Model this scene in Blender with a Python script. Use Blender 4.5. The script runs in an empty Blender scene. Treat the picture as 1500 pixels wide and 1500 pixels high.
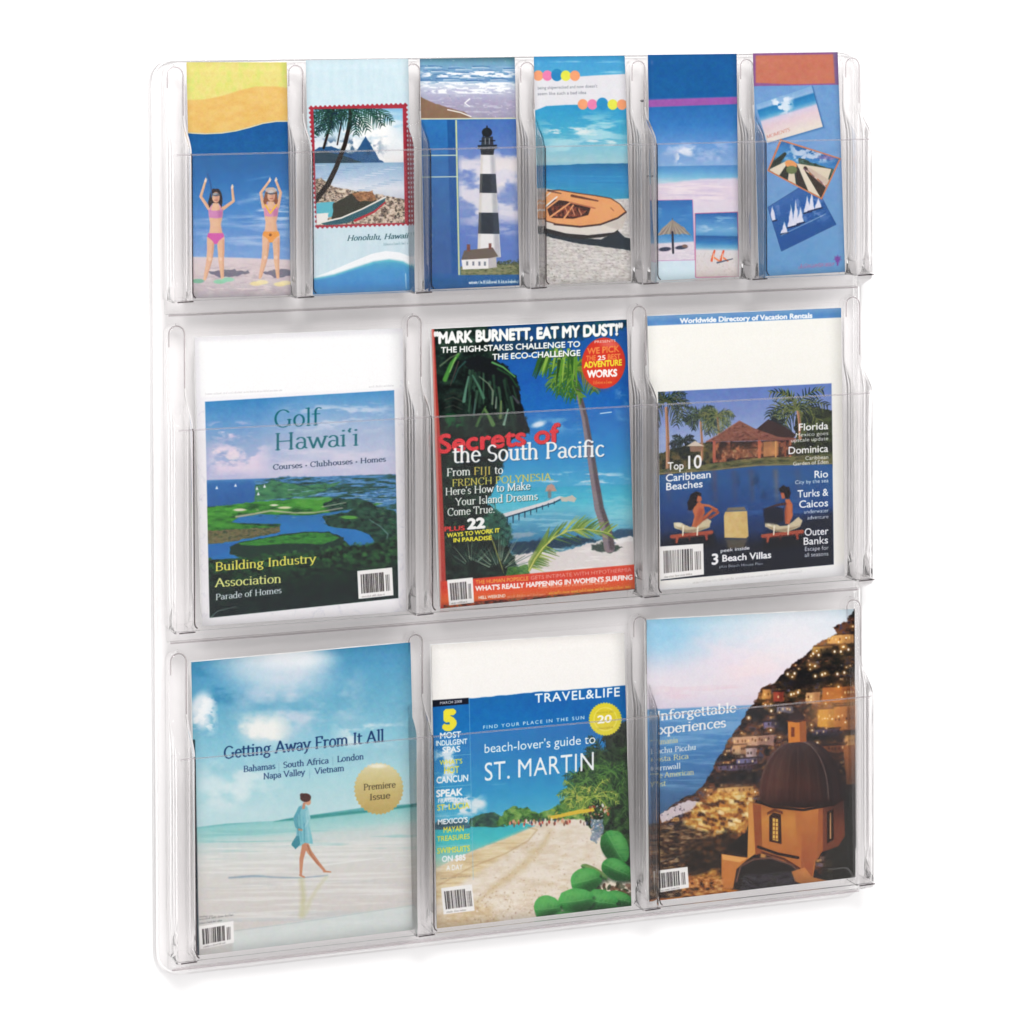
import bpy, bmesh, math
import numpy as np
from mathutils import Matrix, Vector

SC = bpy.context.scene
COL = SC.collection

# ------------------------------------------------------------------ camera
yaw, pitch, roll = 0.3444, -0.0148, -0.0038
cam_loc = Vector((-0.6557, -2.8517, 0.9541))
fwd = Vector((math.sin(yaw) * math.cos(pitch), math.cos(yaw) * math.cos(pitch), math.sin(pitch)))
rgt = Vector((math.cos(yaw), -math.sin(yaw), 0)); upv = rgt.cross(fwd)
r2 = rgt * math.cos(roll) + upv * math.sin(roll); u2 = -rgt * math.sin(roll) + upv * math.cos(roll)
cd = bpy.data.cameras.new('camera'); cam = bpy.data.objects.new('camera', cd); COL.objects.link(cam)
cam.matrix_world = Matrix(((r2.x, u2.x, -fwd.x, cam_loc.x), (r2.y, u2.y, -fwd.y, cam_loc.y), (r2.z, u2.z, -fwd.z, cam_loc.z), (0, 0, 0, 1)))
cd.sensor_width = 36; cd.lens = 36 * 4444.3 / 1500; cd.shift_y = -708.5 / 1500; cd.clip_end = 50
SC.camera = cam

# ------------------------------------------------------------------ light: a white studio, soft boxes above and beside
world = bpy.data.worlds.new('World'); SC.world = world; world.use_nodes = True
bg = world.node_tree.nodes['Background']; bg.inputs[0].default_value = (1.0, .985, .985, 1); bg.inputs[1].default_value = 1.05
def softbox(name, loc, target, sx, sy, power, col=(1, 1, 1)):
    l = bpy.data.lights.new(name, 'AREA'); l.shape = 'RECTANGLE'; l.size = sx; l.size_y = sy; l.energy = power; l.color = col
    o = bpy.data.objects.new(name, l); COL.objects.link(o); o.location = loc
    o.rotation_euler = (Vector(target) - Vector(loc)).to_track_quat('-Z', 'Y').to_euler(); return o
softbox('softbox', (-.6, -3.4, 2.9), (.40, 0, .44), 1.3, 1.3, 105, (1, .99, .98))
SC.view_settings.view_transform = 'Standard'; SC.view_settings.look = 'None'; SC.view_settings.exposure = 0; SC.view_settings.gamma = 1
SC.render.engine = 'CYCLES'
SC.cycles.transparent_max_bounces = 48; SC.cycles.max_bounces = 24; SC.cycles.transmission_bounces = 20; SC.cycles.glossy_bounces = 8

# ------------------------------------------------------------------ printing toolkit
# Every cover is printed procedurally: a small numpy painter (gradients, noise, shapes, type)
# fills one image per sheet of paper, which is then used as that sheet's ink.
def hexc(s):
    s = s.lstrip('#')
    return np.array([int(s[i:i + 2], 16) / 255 for i in (0, 2, 4)], np.float32)

def vnoise(x, y, seed):
    xi = np.floor(x).astype(np.int64); yi = np.floor(y).astype(np.int64)
    fx = (x - xi).astype(np.float32); fy = (y - yi).astype(np.float32)
    fx = fx * fx * (3 - 2 * fx); fy = fy * fy * (3 - 2 * fy)
    T = _tab(seed)
    def g(a, b): return T[(a & 127), (b & 127)]
    return (g(xi, yi) * (1 - fx) + g(xi + 1, yi) * fx) * (1 - fy) + (g(xi, yi + 1) * (1 - fx) + g(xi + 1, yi + 1) * fx) * fy
_tabs = {}
def _tab(seed):
    if seed not in _tabs: _tabs[seed] = np.random.RandomState(seed).rand(128, 128).astype(np.float32)
    return _tabs[seed]

def fbm(x, y, s, seed=1, oc=4, sy=None):
    sy = sy or s; r = 0; a = 1; t = 0
    for i in range(oc):
        r = r + a * vnoise(x / s * 2 ** i + 17.3 * i, y / sy * 2 ** i + 9.1 * i, seed + i); t += a; a *= .55
    return r / t

def sstep(a, b, x):
    t = np.clip((x - a) / (b - a), 0, 1); return t * t * (3 - 2 * t)

# --- type: a sans taken from the built-in face, and a drawn old-style serif
EM = 64
_gc = {}
_fcurve = bpy.data.curves.new('type', 'FONT')
_fobj = bpy.data.objects.new('type', _fcurve)
bpy.context.scene.collection.objects.link(_fobj)

def sans_glyph(ch):
    k = ('n', ch)
    if k in _gc: return _gc[k]
    _fcurve.body = 'I' + ch + 'I'; _fcurve.size = 1.0; _fcurve.resolution_u = 4
    def bounds():
        bpy.context.view_layer.update()
        ev = _fobj.evaluated_get(bpy.context.evaluated_depsgraph_get())
        me = ev.to_mesh(); me.calc_loop_triangles()
        v = np.array([p.co[:2] for p in me.vertices], float).reshape(-1, 2)
        t = np.array([q.vertices[:] for q in me.loop_triangles], int).reshape(-1, 3)
        ev.to_mesh_clear(); return v, t
    v, t = bounds()
    if 'II' not in _gc:
        _fcurve.body = 'II'; a, _ = bounds(); _gc['II'] = a[:, 0].max() - a[:, 0].min(); _gc['I'] = 1
        xs = np.sort(a[:, 0]); d = np.diff(xs); _gc['Iw'] = xs[np.argmax(d)] - xs[0]
    tot = v[:, 0].max() - v[:, 0].min(); left = v[:, 0].min()
    adv = tot - _gc['II']
    start = left + (_gc['II'] - _gc['Iw'])      # pen position of the middle glyph (side bearing folded in)
    W = int((adv + .3) * EM) + 2; Hh = int(1.3 * EM)
    m = np.zeros((Hh, W), bool)
    yy, xx = np.mgrid[0:Hh, 0:W]
    for tri in t:
        p = v[tri]
        px = (p[:, 0] - start + .15) * EM; py = (.95 - p[:, 1]) * EM
        if px.max() < .0 or px.min() > W: continue
        cx = p[:, 0].mean()
        if cx < left + _gc['Iw'] + 1e-4 or cx > v[:, 0].max() - _gc['Iw'] - 1e-4: continue
        x0, x1 = max(int(px.min()), 0), min(int(px.max()) + 2, W); y0, y1 = max(int(py.min()), 0), min(int(py.max()) + 2, Hh)
        X = xx[y0:y1, x0:x1] + .5; Y = yy[y0:y1, x0:x1] + .5
        e = [(px[(i + 1) % 3] - px[i]) * (Y - py[i]) - (py[(i + 1) % 3] - py[i]) * (X - px[i]) for i in range(3)]
        m[y0:y1, x0:x1] |= ((e[0] >= -.4) & (e[1] >= -.4) & (e[2] >= -.4)) | ((e[0] <= .4) & (e[1] <= .4) & (e[2] <= .4))
    _gc[k] = (m.astype(np.float32), adv); return _gc[k]

def A_(cx, cy, rx, ry, a0, a1, n=14):
    return [(cx + rx * math.cos(math.radians(a0 + (a1 - a0) * i / n)), cy + ry * math.sin(math.radians(a0 + (a1 - a0) * i / n))) for i in range(n + 1)]
def V_(x, a=0, b=.68): return [(x, a), (x, b)]
def H_(x0, x1, y): return [(x0, y), (x1, y)]
_x = .46
SER = {
 'A': (.68, [[(.07, 0), (.33, .68)], [(.33, .68), (.60, 0)], [(.61, 0), (.35, .66)], H_(.17, .5, .25)], [(.07, 0), (.6, 0)]),
 'B': (.60, [V_(.14), A_(.3, .51, .18, .17, -90, 90), H_(.14, .3, .68), H_(.14, .3, .34), A_(.3, .17, .22, .17, -90, 90), H_(.14, .3, 0)], [(.14, 0), (.14, .68)]),
 'C': (.66, [A_(.37, .34, .28, .35, 45, 315, 22), [(.57, .68), (.57, .5)]], []),
 'D': (.72, [V_(.14), A_(.3, .34, .33, .34, -90, 90), H_(.14, .3, .68), H_(.14, .3, 0)], [(.14, 0), (.14, .68)]),
 'E': (.58, [V_(.14), H_(.14, .48, .68), H_(.14, .5, 0), H_(.14, .4, .35), [(.48, .68), (.48, .55)], [(.5, 0), (.52, .14)]], [(.14, 0), (.14, .68)]),
 'F': (.54, [V_(.14), H_(.14, .48, .68), H_(.14, .4, .35), [(.48, .68), (.48, .55)]], [(.14, 0), (.14, .68)]),
 'G': (.72, [A_(.37, .34, .28, .35, 45, 320, 22), V_(.6, .05, .3)], [(.6, .3)]),
 'H': (.74, [V_(.14), V_(.6), H_(.14, .6, .35)], [(.14, 0), (.14, .68), (.6, 0), (.6, .68)]),
 'I': (.30, [V_(.15)], [(.15, 0), (.15, .68)]),
 'J': (.34, [V_(.2, -.05), A_(.08, -.05, .12, .12, 0, -90, 6)], [(.2, .68)]),
 'K': (.66, [V_(.14), [(.14, .3), (.52, .68)], [(.26, .4), (.58, 0)]], [(.14, 0), (.14, .68), (.52, .68), (.58, 0)]),
 'L': (.56, [V_(.14), H_(.14, .5, 0), [(.5, 0), (.52, .16)]], [(.14, 0), (.14, .68)]),
 'M': (.86, [V_(.13), V_(.73), [(.13, .68), (.43, .04)], [(.43, .04), (.73, .68)]], [(.13, 0), (.13, .68), (.73, 0), (.73, .68)]),
 'N': (.74, [V_(.14), V_(.6), [(.14, .68), (.6, 0)]], [(.14, 0), (.14, .68), (.6, .68)]),
 'O': (.74, [A_(.37, .34, .3, .35, 0, 360, 28)], []),
 'P': (.56, [V_(.14), A_(.28, .5, .2, .18, -90, 90), H_(.14, .28, .68), H_(.14, .28, .32)], [(.14, 0), (.14, .68)]),
 'R': (.62, [V_(.14), A_(.28, .51, .19, .17, -90, 90), H_(.14, .28, .68), H_(.14, .28, .34), [(.3, .34), (.56, 0)]], [(.14, 0), (.14, .68), (.56, 0)]),
 'S': (.50, [A_(.25, .51, .16, .17, 35, 270, 14) + A_(.25, .17, .18, .17, 90, -145, 14), ], []),
 'T': (.62, [V_(.31), H_(.06, .56, .68), [(.06, .68), (.05, .54)], [(.56, .68), (.57, .54)]], [(.31, 0)]),
 'U': (.72, [V_(.13, .22), V_(.59, .22), A_(.36, .22, .23, .23, 180, 360)], [(.13, .68), (.59, .68)]),
 'V': (.68, [[(.07, .68), (.34, 0)], [(.34, 0), (.61, .68)]], [(.07, .68), (.61, .68)]),
 'W': (.94, [[(.06, .68), (.28, 0)], [(.28, 0), (.47, .6)], [(.47, .6), (.68, 0)], [(.68, 0), (.88, .68)]], [(.06, .68), (.88, .68)]),
 'Y': (.64, [[(.07, .68), (.32, .3)], [(.57, .68), (.32, .3)], V_(.32, 0, .3)], [(.07, .68), (.57, .68), (.32, 0)]),
 'a': (.44, [A_(.2, .32, .14, .14, 150, 0, 10) + [(.34, .06), (.4, .02)], A_(.19, .13, .13, .13, 60, 330, 12) + [(.34, .12)]], []),
 'b': (.50, [V_(.11, 0, .72), A_(.26, .22, .17, .24, -150, 150, 16)], [(.08, .72)]),
 'c': (.42, [A_(.24, .23, .17, .235, 50, 315, 16)], []),
 'd': (.50, [V_(.38, 0, .72), A_(.22, .22, .16, .235, 40, 320, 16)], [(.35, .72), (.41, 0)]),
 'e': (.44, [A_(.23, .23, .17, .235, 5, 318, 18), H_(.08, .39, .26)], []),
 'f': (.30, [V_(.13, 0, .56), A_(.25, .56, .12, .15, 180, 50, 8), H_(.03, .27, _x)], [(.13, 0)]),
 'g': (.46, [A_(.21, .3, .14, .155, 0, 360, 18), [(.14, .17), (.12, .08), (.3, .05)], A_(.22, -.08, .17, .12, 60, 420, 18), [(.33, .42), (.43, .46)]], []),
 'h': (.52, [V_(.11, 0, .72), A_(.25, .3, .14, .16, 165, 0, 10) + [(.39, 0)]], [(.08, .72), (.11, 0), (.39, 0)]),
 'i': (.24, [V_(.12, 0, _x), A_(.12, .63, .012, .02, 0, 360, 6)], [(.09, _x), (.12, 0)]),
 'k': (.50, [V_(.11, 0, .72), [(.11, .2), (.36, _x)], [(.2, .27), (.42, 0)]], [(.08, .72), (.11, 0), (.36, _x), (.42, 0)]),
 'l': (.24, [V_(.12, 0, .72)], [(.09, .72), (.12, 0)]),
 'm': (.78, [V_(.11, 0, _x), A_(.24, .3, .13, .16, 165, 0, 10) + [(.37, 0)], A_(.51, .3, .14, .16, 165, 0, 10) + [(.65, 0)]], [(.08, _x), (.11, 0), (.37, 0), (.65, 0)]),
 'n': (.52, [V_(.11, 0, _x), A_(.25, .3, .14, .16, 165, 0, 10) + [(.39, 0)]], [(.08, _x), (.11, 0), (.39, 0)]),
 'o': (.48, [A_(.24, .23, .175, .235, 0, 360, 22)], []),
 'p': (.50, [V_(.11, -.22, _x), A_(.26, .23, .17, .235, -150, 150, 16)], [(.08, _x), (.11, -.22)]),
 'r': (.36, [V_(.11, 0, _x), A_(.25, .3, .14, .15, 165, 55, 8)], [(.08, _x), (.11, 0)]),
 's': (.36, [A_(.18, .345, .11, .115, 35, 270, 12) + A_(.18, .115, .12, .115, 90, -145, 12)], []),
 't': (.30, [V_(.12, .1, .6), A_(.22, .1, .1, .1, 180, 300, 8), H_(.03, .27, _x)], []),
 'u': (.52, [V_(.1, .15, _x), A_(.24, .15, .14, .15, 180, 345, 10), V_(.38, 0, _x)], [(.07, _x), (.35, _x), (.41, 0)]),
 'v': (.46, [[(.05, _x), (.23, 0)], [(.23, 0), (.41, _x)]], [(.05, _x), (.41, _x)]),
 'w': (.68, [[(.05, _x), (.2, 0)], [(.2, 0), (.34, .42)], [(.34, .42), (.48, 0)], [(.48, 0), (.63, _x)]], [(.05, _x), (.63, _x)]),
 'x': (.46, [[(.06, _x), (.4, 0)], [(.4, _x), (.06, 0)]], [(.06, _x), (.4, _x), (.06, 0), (.4, 0)]),
 'y': (.46, [[(.05, _x), (.24, 0)], [(.41, _x), (.2, -.12), (.1, -.2)]], [(.05, _x), (.41, _x)]),
 "'": (.20, [[(.1, .7), (.09, .56)]], []), '`': (.20, [[(.13, .7), (.08, .62), (.11, .56)]], []),
 '.': (.22, [A_(.11, .02, .015, .02, 0, 360, 6)], []), ',': (.22, [[(.11, .03), (.08, -.1)]], []),
 '-': (.3, [H_(.05, .25, .22)], []), '*': (.3, [A_(.15, .22, .04, .05, 0, 360, 8), H_(.13, .17, .22)], []), ' ': (.24, [], []),
}
def seg_d2(X, Y, a, b):
    dx, dy = b[0] - a[0], b[1] - a[1]; L = dx * dx + dy * dy + 1e-9
    t = np.clip(((X - a[0]) * dx + (Y - a[1]) * dy) / L, 0, 1)
    return (X - a[0] - t * dx) ** 2 + (Y - a[1] - t * dy) ** 2

def serif_glyph(ch):
    k = ('s', ch)
    if k in _gc: return _gc[k]
    adv, st, sf = SER.get(ch, SER[' '])
    W = int((adv + .3) * EM) + 2; Hh = int(1.3 * EM)
    yy, xx = np.mgrid[0:Hh, 0:W].astype(np.float32)
    gx = xx / EM - .15; gy = .95 - yy / EM
    m = np.zeros((Hh, W), np.float32)
    hx, hy = .040, .016
    for pl in st:
        for a, b in zip(pl[:-1], pl[1:]):
            d = np.sqrt(seg_d2(gx / hx, gy / hy, (a[0] / hx, a[1] / hy), (b[0] / hx, b[1] / hy)))
            m = np.maximum(m, np.clip((1 - d) * 1.2 + .5, 0, 1))
    for (x, y) in sf:
        s = .014 if y < .05 else -.014
        d = np.sqrt(seg_d2(gx / .02, gy / .016, ((x - .065) / .02, (y + s) / .016), ((x + .065) / .02, (y + s) / .016)))
        m = np.maximum(m, np.clip((1 - d) * 1.2 + .5, 0, 1))
    _gc[k] = (m, adv); return _gc[k]

def text_mask(s, font, bold=0, track=0., space=.26):
    gs = []; x = 0.
    for ch in s:
        if ch == ' ': x += space + track; continue
        g, adv = (serif_glyph if font == 'serif' else sans_glyph)(ch)
        gs.append((x, g)); x += adv + track
    W = int((x + .4) * EM) + 4; m = np.zeros((int(1.3 * EM), W), np.float32)
    for (px, g) in gs:
        i = int(px * EM); w = min(g.shape[1], W - i); m[:, i:i + w] = np.maximum(m[:, i:i + w], g[:, :w])
    for _ in range(bold):
        m = np.maximum.reduce([m, np.roll(m, 1, 1), np.roll(m, -1, 1), np.roll(m, 1, 0) * .999, np.roll(m, -1, 0) * .999])
    return m, x - track
CAP = {'serif': .68, 'sans': .70}

class Cover:
    def __init__(s, quad, dens=2.2, seed=0):
        s.q = [np.array(p, float) for p in quad]           # TL TR BR BL in drawing units
        TL, TR, BR, BL = s.q
        src = [(0, 0), (1, 0), (1, 1), (0, 1)]
        A = []; b = []
        for (u, v), (x, y) in zip(src, s.q):
            A.append([u, v, 1, 0, 0, 0, -u * x, -v * x]); b.append(x)
            A.append([0, 0, 0, u, v, 1, -u * y, -v * y]); b.append(y)
        h = np.linalg.solve(np.array(A), np.array(b)); s.Hm = np.append(h, 1).reshape(3, 3); s.Hi = np.linalg.inv(s.Hm)
        s.w = int(np.linalg.norm(TR - TL) * dens); s.h = int(np.linalg.norm(BL - TL) * dens)
        v, u = np.mgrid[0:s.h, 0:s.w]; u = (u + .5) / s.w; v = (v + .5) / s.h
        P = s.Hm; d = P[2, 0] * u + P[2, 1] * v + 1
        s.X = ((P[0, 0] * u + P[0, 1] * v + P[0, 2]) / d).astype(np.float32)
        s.Y = ((P[1, 0] * u + P[1, 1] * v + P[1, 2]) / d).astype(np.float32)
        s.C = np.ones((s.h, s.w, 3), np.float32)
        s.rs = np.random.RandomState(seed + 5); s.clip = None
    def win(s, x0, y0, x1, y1, pad=2):
        pts = np.array([[x, y, 1] for x in (x0 - pad, x1 + pad) for y in (y0 - pad, y1 + pad)]).T
        q = s.Hi @ pts; u = q[0] / q[2] * s.w; v = q[1] / q[2] * s.h
        a, b = max(int(u.min()), 0), min(int(u.max()) + 2, s.w); c, d = max(int(v.min()), 0), min(int(v.max()) + 2, s.h)
        if a >= b or c >= d: return None
        return (slice(c, d), slice(a, b))
    def put(s, w, m, col):
        if callable(col): col = col(s.X[w], s.Y[w])
        if isinstance(col, str): col = hexc(col)
        if s.clip is not None: m = m * s.clip[w]
        m = m[..., None]; s.C[w] = s.C[w] * (1 - m) + col * m
    def clip_poly(s, pts): s.clip = s.mask_poly((slice(0, s.h), slice(0, s.w)), pts, .5)
    def mask_poly(s, w, pts, aa=.6, rough=0, rs=6, seed=3):
        X, Y = s.X[w], s.Y[w]
        if rough:
            X = X + (fbm(s.X[w], s.Y[w], rs, seed, 3) - .5) * 2 * rough; Y = Y + (fbm(s.X[w], s.Y[w], rs, seed + 31, 3) - .5) * 2 * rough
        d = np.full(X.shape, 1e9, np.float32); ins = np.zeros(X.shape, bool)
        n = len(pts)
        for i in range(n):
            a, b = pts[i], pts[(i + 1) % n]
            d = np.minimum(d, seg_d2(X, Y, a, b))
            if a[1] != b[1]:
                c = ((a[1] > Y) != (b[1] > Y)) & (X < (b[0] - a[0]) * (Y - a[1]) / (b[1] - a[1]) + a[0]); ins ^= c
        d = np.sqrt(d); sd = np.where(ins, d, -d)
        return np.clip(sd / (2 * aa) + .5, 0, 1)
    def poly(s, pts, col, aa=.6, op=1, rough=0, rs=6, seed=3):
        xs = [p[0] for p in pts]; ys = [p[1] for p in pts]; k = 2 + rough * 1.5 + aa
        w = s.win(min(xs), min(ys), max(xs), max(ys), k)
        if w is None: return
        s.put(w, s.mask_poly(w, pts, aa, rough, rs, seed) * op, col)
    def line(s, pts, wd, col, wd2=None, aa=.5, op=1):
        xs = [p[0] for p in pts]; ys = [p[1] for p in pts]; wd2 = wd if wd2 is None else wd2
        w = s.win(min(xs), min(ys), max(xs), max(ys), 2 + max(wd, wd2) + aa)
        if w is None: return
        X, Y = s.X[w], s.Y[w]; n = len(pts) - 1; m = np.zeros(X.shape, np.float32)
        for i in range(n):
            a, b = pts[i], pts[i + 1]; dx, dy = b[0] - a[0], b[1] - a[1]; L = dx * dx + dy * dy + 1e-9
            t = np.clip(((X - a[0]) * dx + (Y - a[1]) * dy) / L, 0, 1)
            d = np.sqrt((X - a[0] - t * dx) ** 2 + (Y - a[1] - t * dy) ** 2)
            r = (wd + (wd2 - wd) * (i + t) / n) / 2
            m = np.maximum(m, np.clip((r - d) / (2 * aa) + .5, 0, 1) * np.minimum(1, r / (aa * .6) + .2))
        s.put(w, m * op, col)
    def ell(s, cx, cy, rx, ry, col, rot=0, aa=.6, op=1, soft=None):
        R = max(rx, ry) + 2 + (aa if soft is None else soft * max(rx, ry)); w = s.win(cx - R, cy - R, cx + R, cy + R)
        if w is None: return
        c, n = math.cos(math.radians(rot)), math.sin(math.radians(rot)); dx = s.X[w] - cx; dy = s.Y[w] - cy
        d = np.sqrt(((dx * c + dy * n) / rx) ** 2 + ((-dx * n + dy * c) / ry) ** 2)
        m = np.clip((1 - d) * min(rx, ry) / (2 * aa) + .5, 0, 1) if soft is None else 1 - sstep(1 - soft, 1 + soft, d)
        s.put(w, m * op, col)
    def vgrad(s, stops, pts=None, slope=0., x0=0., op=1, aa=.6, rough=0, rs=6, seed=3):
        """stops: (y, hex) measured along y - slope*(x-x0)"""
        ys = [a for a, _ in stops]; cs = np.array([hexc(c) for _, c in stops])
        def f(X, Y):
            t = Y - slope * (X - x0); return np.stack([np.interp(t, ys, cs[:, k]) for k in range(3)], -1).astype(np.float32)
        if pts is None: pts = [tuple(p) for p in s.grow(3)]
        s.poly(pts, f, aa, op, rough, rs, seed)
    def grow(s, k):
        TL, TR, BR, BL = s.q
        return [TL + (-k, -k), TR + (k, -k), BR + (k, k), BL + (-k, k)]
    def cloud(s, x0, y0, x1, y1, col, sx=20, sy=8, th=.5, sh=.18, seed=1, op=1, oc=4, edge=.25, warp=0):
        w = s.win(x0, y0, x1, y1)
        if w is None: return
        X, Y = s.X[w], s.Y[w]
        n = fbm(X + (warp * fbm(X, Y, sx, seed + 50, 2) if warp else 0), Y, sx, seed, oc, sy)
        ex = np.minimum(X - x0, x1 - X) / max(1, (x1 - x0) * edge); ey = np.minimum(Y - y0, y1 - Y) / max(1, (y1 - y0) * edge)
        m = sstep(th, th + sh, n) * np.clip(ex, 0, 1) * np.clip(ey, 0, 1)
        s.put(w, m * op, col)
    def mottle(s, pts, cols, sc=6, sy=None, seed=1, op=1, aa=.8, rough=0, oc=4, lo=.25, hi=.75):
        cs = np.array([hexc(c) for c in cols]); k = np.linspace(lo, hi, len(cols))
        def f(X, Y):
            n = fbm(X, Y, sc, seed, oc, sy); return np.stack([np.interp(n, k, cs[:, i]) for i in range(3)], -1).astype(np.float32)
        s.poly(pts, f, aa, op, rough, 6, seed)
    def dabs(s, pts, n, cols, r=(1, 3), asp=.5, ang=(0, 180), op=.9, seed=0):
        rs = np.random.RandomState(seed + 100); P = np.array(pts, float); lo = P.min(0); hi = P.max(0); k = 0
        def inside(x, y):
            c = False
            for i in range(len(pts)):
                a, b = pts[i], pts[(i + 1) % len(pts)]
                if (a[1] > y) != (b[1] > y) and x < (b[0] - a[0]) * (y - a[1]) / (b[1] - a[1]) + a[0]: c = not c
            return c
        while k < n:
            x = rs.uniform(lo[0], hi[0]); y = rs.uniform(lo[1], hi[1]); k += 1
            if not inside(x, y): continue
            rr = rs.uniform(*r); s.ell(x, y, rr, rr * asp, cols[rs.randint(len(cols))], rs.uniform(*ang), aa=.4, op=op * rs.uniform(.6, 1))
    def frond(s, x, y, ang, L, col, droop=.6, n=16, leaf=.38, wd=.9, seed=0, col2=None, spread=55):
        rs = np.random.RandomState(seed + 9); pts = []; a = math.radians(ang); px, py = x, y
        sgn = 1 if math.cos(a) > 0 else -1
        for i in range(n + 1):
            pts.append((px, py, a)); px += L / n * math.cos(a); py -= L / n * math.sin(a); a -= sgn * droop / n * 1.6
        for i in range(1, n + 1):
            bx, by, ba = pts[i]; l = L * leaf * (1 - abs(i / n - .45) * 1.1) * rs.uniform(.8, 1.1)
            for sd in (-1, 1):
                la = ba + sd * math.radians(spread * rs.uniform(.75, 1.15)); ex = bx + l * math.cos(la); ey = by - l * math.sin(la) + l * .35
                mx = (bx + ex) / 2 + l * .08 * math.cos(la); my = (by + ey) / 2 - l * .12
                c = col if (col2 is None or rs.rand() < .6) else col2
                s.line([(bx, by), (mx, my), (ex, ey)], wd * 1.5, c, wd * .3, aa=.4, op=.92)
        s.line([(p[0], p[1]) for p in pts], wd * 1.3, col2 or col, wd * .4, aa=.4)
    def palm(s, x, y, L, col, col2=None, n=9, seed=0, leaf=.35, wd=.8, a0=-30, a1=210, droop=1.0):
        rs = np.random.RandomState(seed)
        for i in range(n):
            s.frond(x, y, a0 + (a1 - a0) * (i + rs.uniform(-.3, .3)) / (n - 1), L * rs.uniform(.8, 1.1), col, droop * rs.uniform(.7, 1.2), 10, leaf, wd, seed + i, col2)
    def text(s, t, x0, y0, x1, y1, h, col, font='sans', bold=0, op=1, slant=0, track=0., sh=None, aa=0):
        if sh: s.text(t, x0 + .9, y0 + .9, x1 + .9, y1 + .9, h, sh, font, bold, .7, slant, track)
        m, L = text_mask(t, font, bold, track)
        k = h / CAP[font]                                   # drawing units per em, vertically
        f = max(1, int(EM / (k * 2.2) / 1.3))
        if f > 1:
            c = np.cumsum(np.cumsum(np.pad(m, ((f, f), (f, f))), 0), 1)
            m2 = (c[f:, f:] - c[:-f, f:] - c[f:, :-f] + c[:-f, :-f]) / f / f
            o = f // 2; m = m2[o:o + m.shape[0], o:o + m.shape[1]]
            m = np.roll(m, (-(f - o) + 0, -(f - o) + 0), (0, 1))
        w = s.win(min(x0, x1) - h, min(y0, y1) - h * 1.5, max(x0, x1) + h, max(y0, y1) + h * .7)
        if w is None: return
        X, Y = s.X[w], s.Y[w]; t_ = (X - x0) / (x1 - x0); base = y0 + (y1 - y0) * t_; gy = (base - Y) / k
        gx = t_ * L - slant * gy
        ix = (gx + .15) * EM - .5; iy = (.95 - gy) * EM - .5
        okm = (ix > 0) & (iy > 0) & (ix < m.shape[1] - 2) & (iy < m.shape[0] - 2)
        ix = np.clip(ix, 0, m.shape[1] - 2); iy = np.clip(iy, 0, m.shape[0] - 2)
        a = ix.astype(int); b = iy.astype(int); fx = ix - a; fy = iy - b
        v = (m[b, a] * (1 - fx) + m[b, a + 1] * fx) * (1 - fy) + (m[b + 1, a] * (1 - fx) + m[b + 1, a + 1] * fx) * fy
        s.put(w, np.clip(v * okm, 0, 1).astype(np.float32) * op, col)
    def scrib(s, x0, y0, x1, y1, h, col, op=.7, seed=0, ww=(4, 9)):
        """type too small to read: broken grey strokes the size of words"""
        rs = np.random.RandomState(seed + 77); x = 0.; L = abs(x1 - x0)
        while x < L:
            wl = min(h * rs.uniform(*ww) * .5, L - x); e = x
            while e < x + wl:
                t = e / L; X = x0 + (x1 - x0) * t; Y = y0 + (y1 - y0) * t; hh = h * rs.choice([.65, .7, 1.])
                if rs.rand() < .6: s.line([(X, Y), (X + rs.uniform(-.2, .2) * h, Y - hh)], h * .16, col, op=op, aa=.35)
                else: s.ell(X, Y - h * .32, h * .22, h * .3, col, op=op * .8, aa=.35)
                e += h * rs.uniform(.35, .55)
            x += wl + h * .55
    def blur(s, x0, y0, x1, y1, n=2, m=None):
        w = s.win(x0, y0, x1, y1)
        if w is None: return
        C = s.C[w].copy()
        for _ in range(n):
            P = np.pad(C, ((1, 1), (1, 1), (0, 0)), 'edge'); C = (P[1:-1, 1:-1] * 2 + P[:-2, 1:-1] + P[2:, 1:-1] + P[1:-1, :-2] + P[1:-1, 2:]) / 6
        a = 1 if m is None else m[w][..., None]; s.C[w] = s.C[w] * (1 - a) + C * a
    def barcode(s, TL, TR, BR, BL, seed=0, extra=True):
        s.poly([TL, TR, BR, BL], '#f4f2f0', aa=.4)
        rs = np.random.RandomState(seed + 3)
        def P(u, v):
            a = np.array(TL) * (1 - u) + np.array(TR) * u; b = np.array(BL) * (1 - u) + np.array(BR) * u; return tuple(a * (1 - v) + b * v)
        u = .09
        while u < .74:
            wd = rs.choice([.012, .018, .03, .04]); s.poly([P(u, .14), P(u + wd, .14), P(u + wd, .82), P(u, .82)], '#3c3838', aa=.3); u += wd + rs.choice([.012, .018, .028])
        if extra:
            u = .8
            while u < .93:
                wd = rs.choice([.012, .022]); s.poly([P(u, .24), P(u + wd, .24), P(u + wd, .82), P(u, .82)], '#3c3838', aa=.3); u += wd + .025
        a, b = P(.1, .96), P(.74, .96); s.scrib(a[0], a[1], b[0], b[1], 2.6, '#555050', seed=seed)
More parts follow.
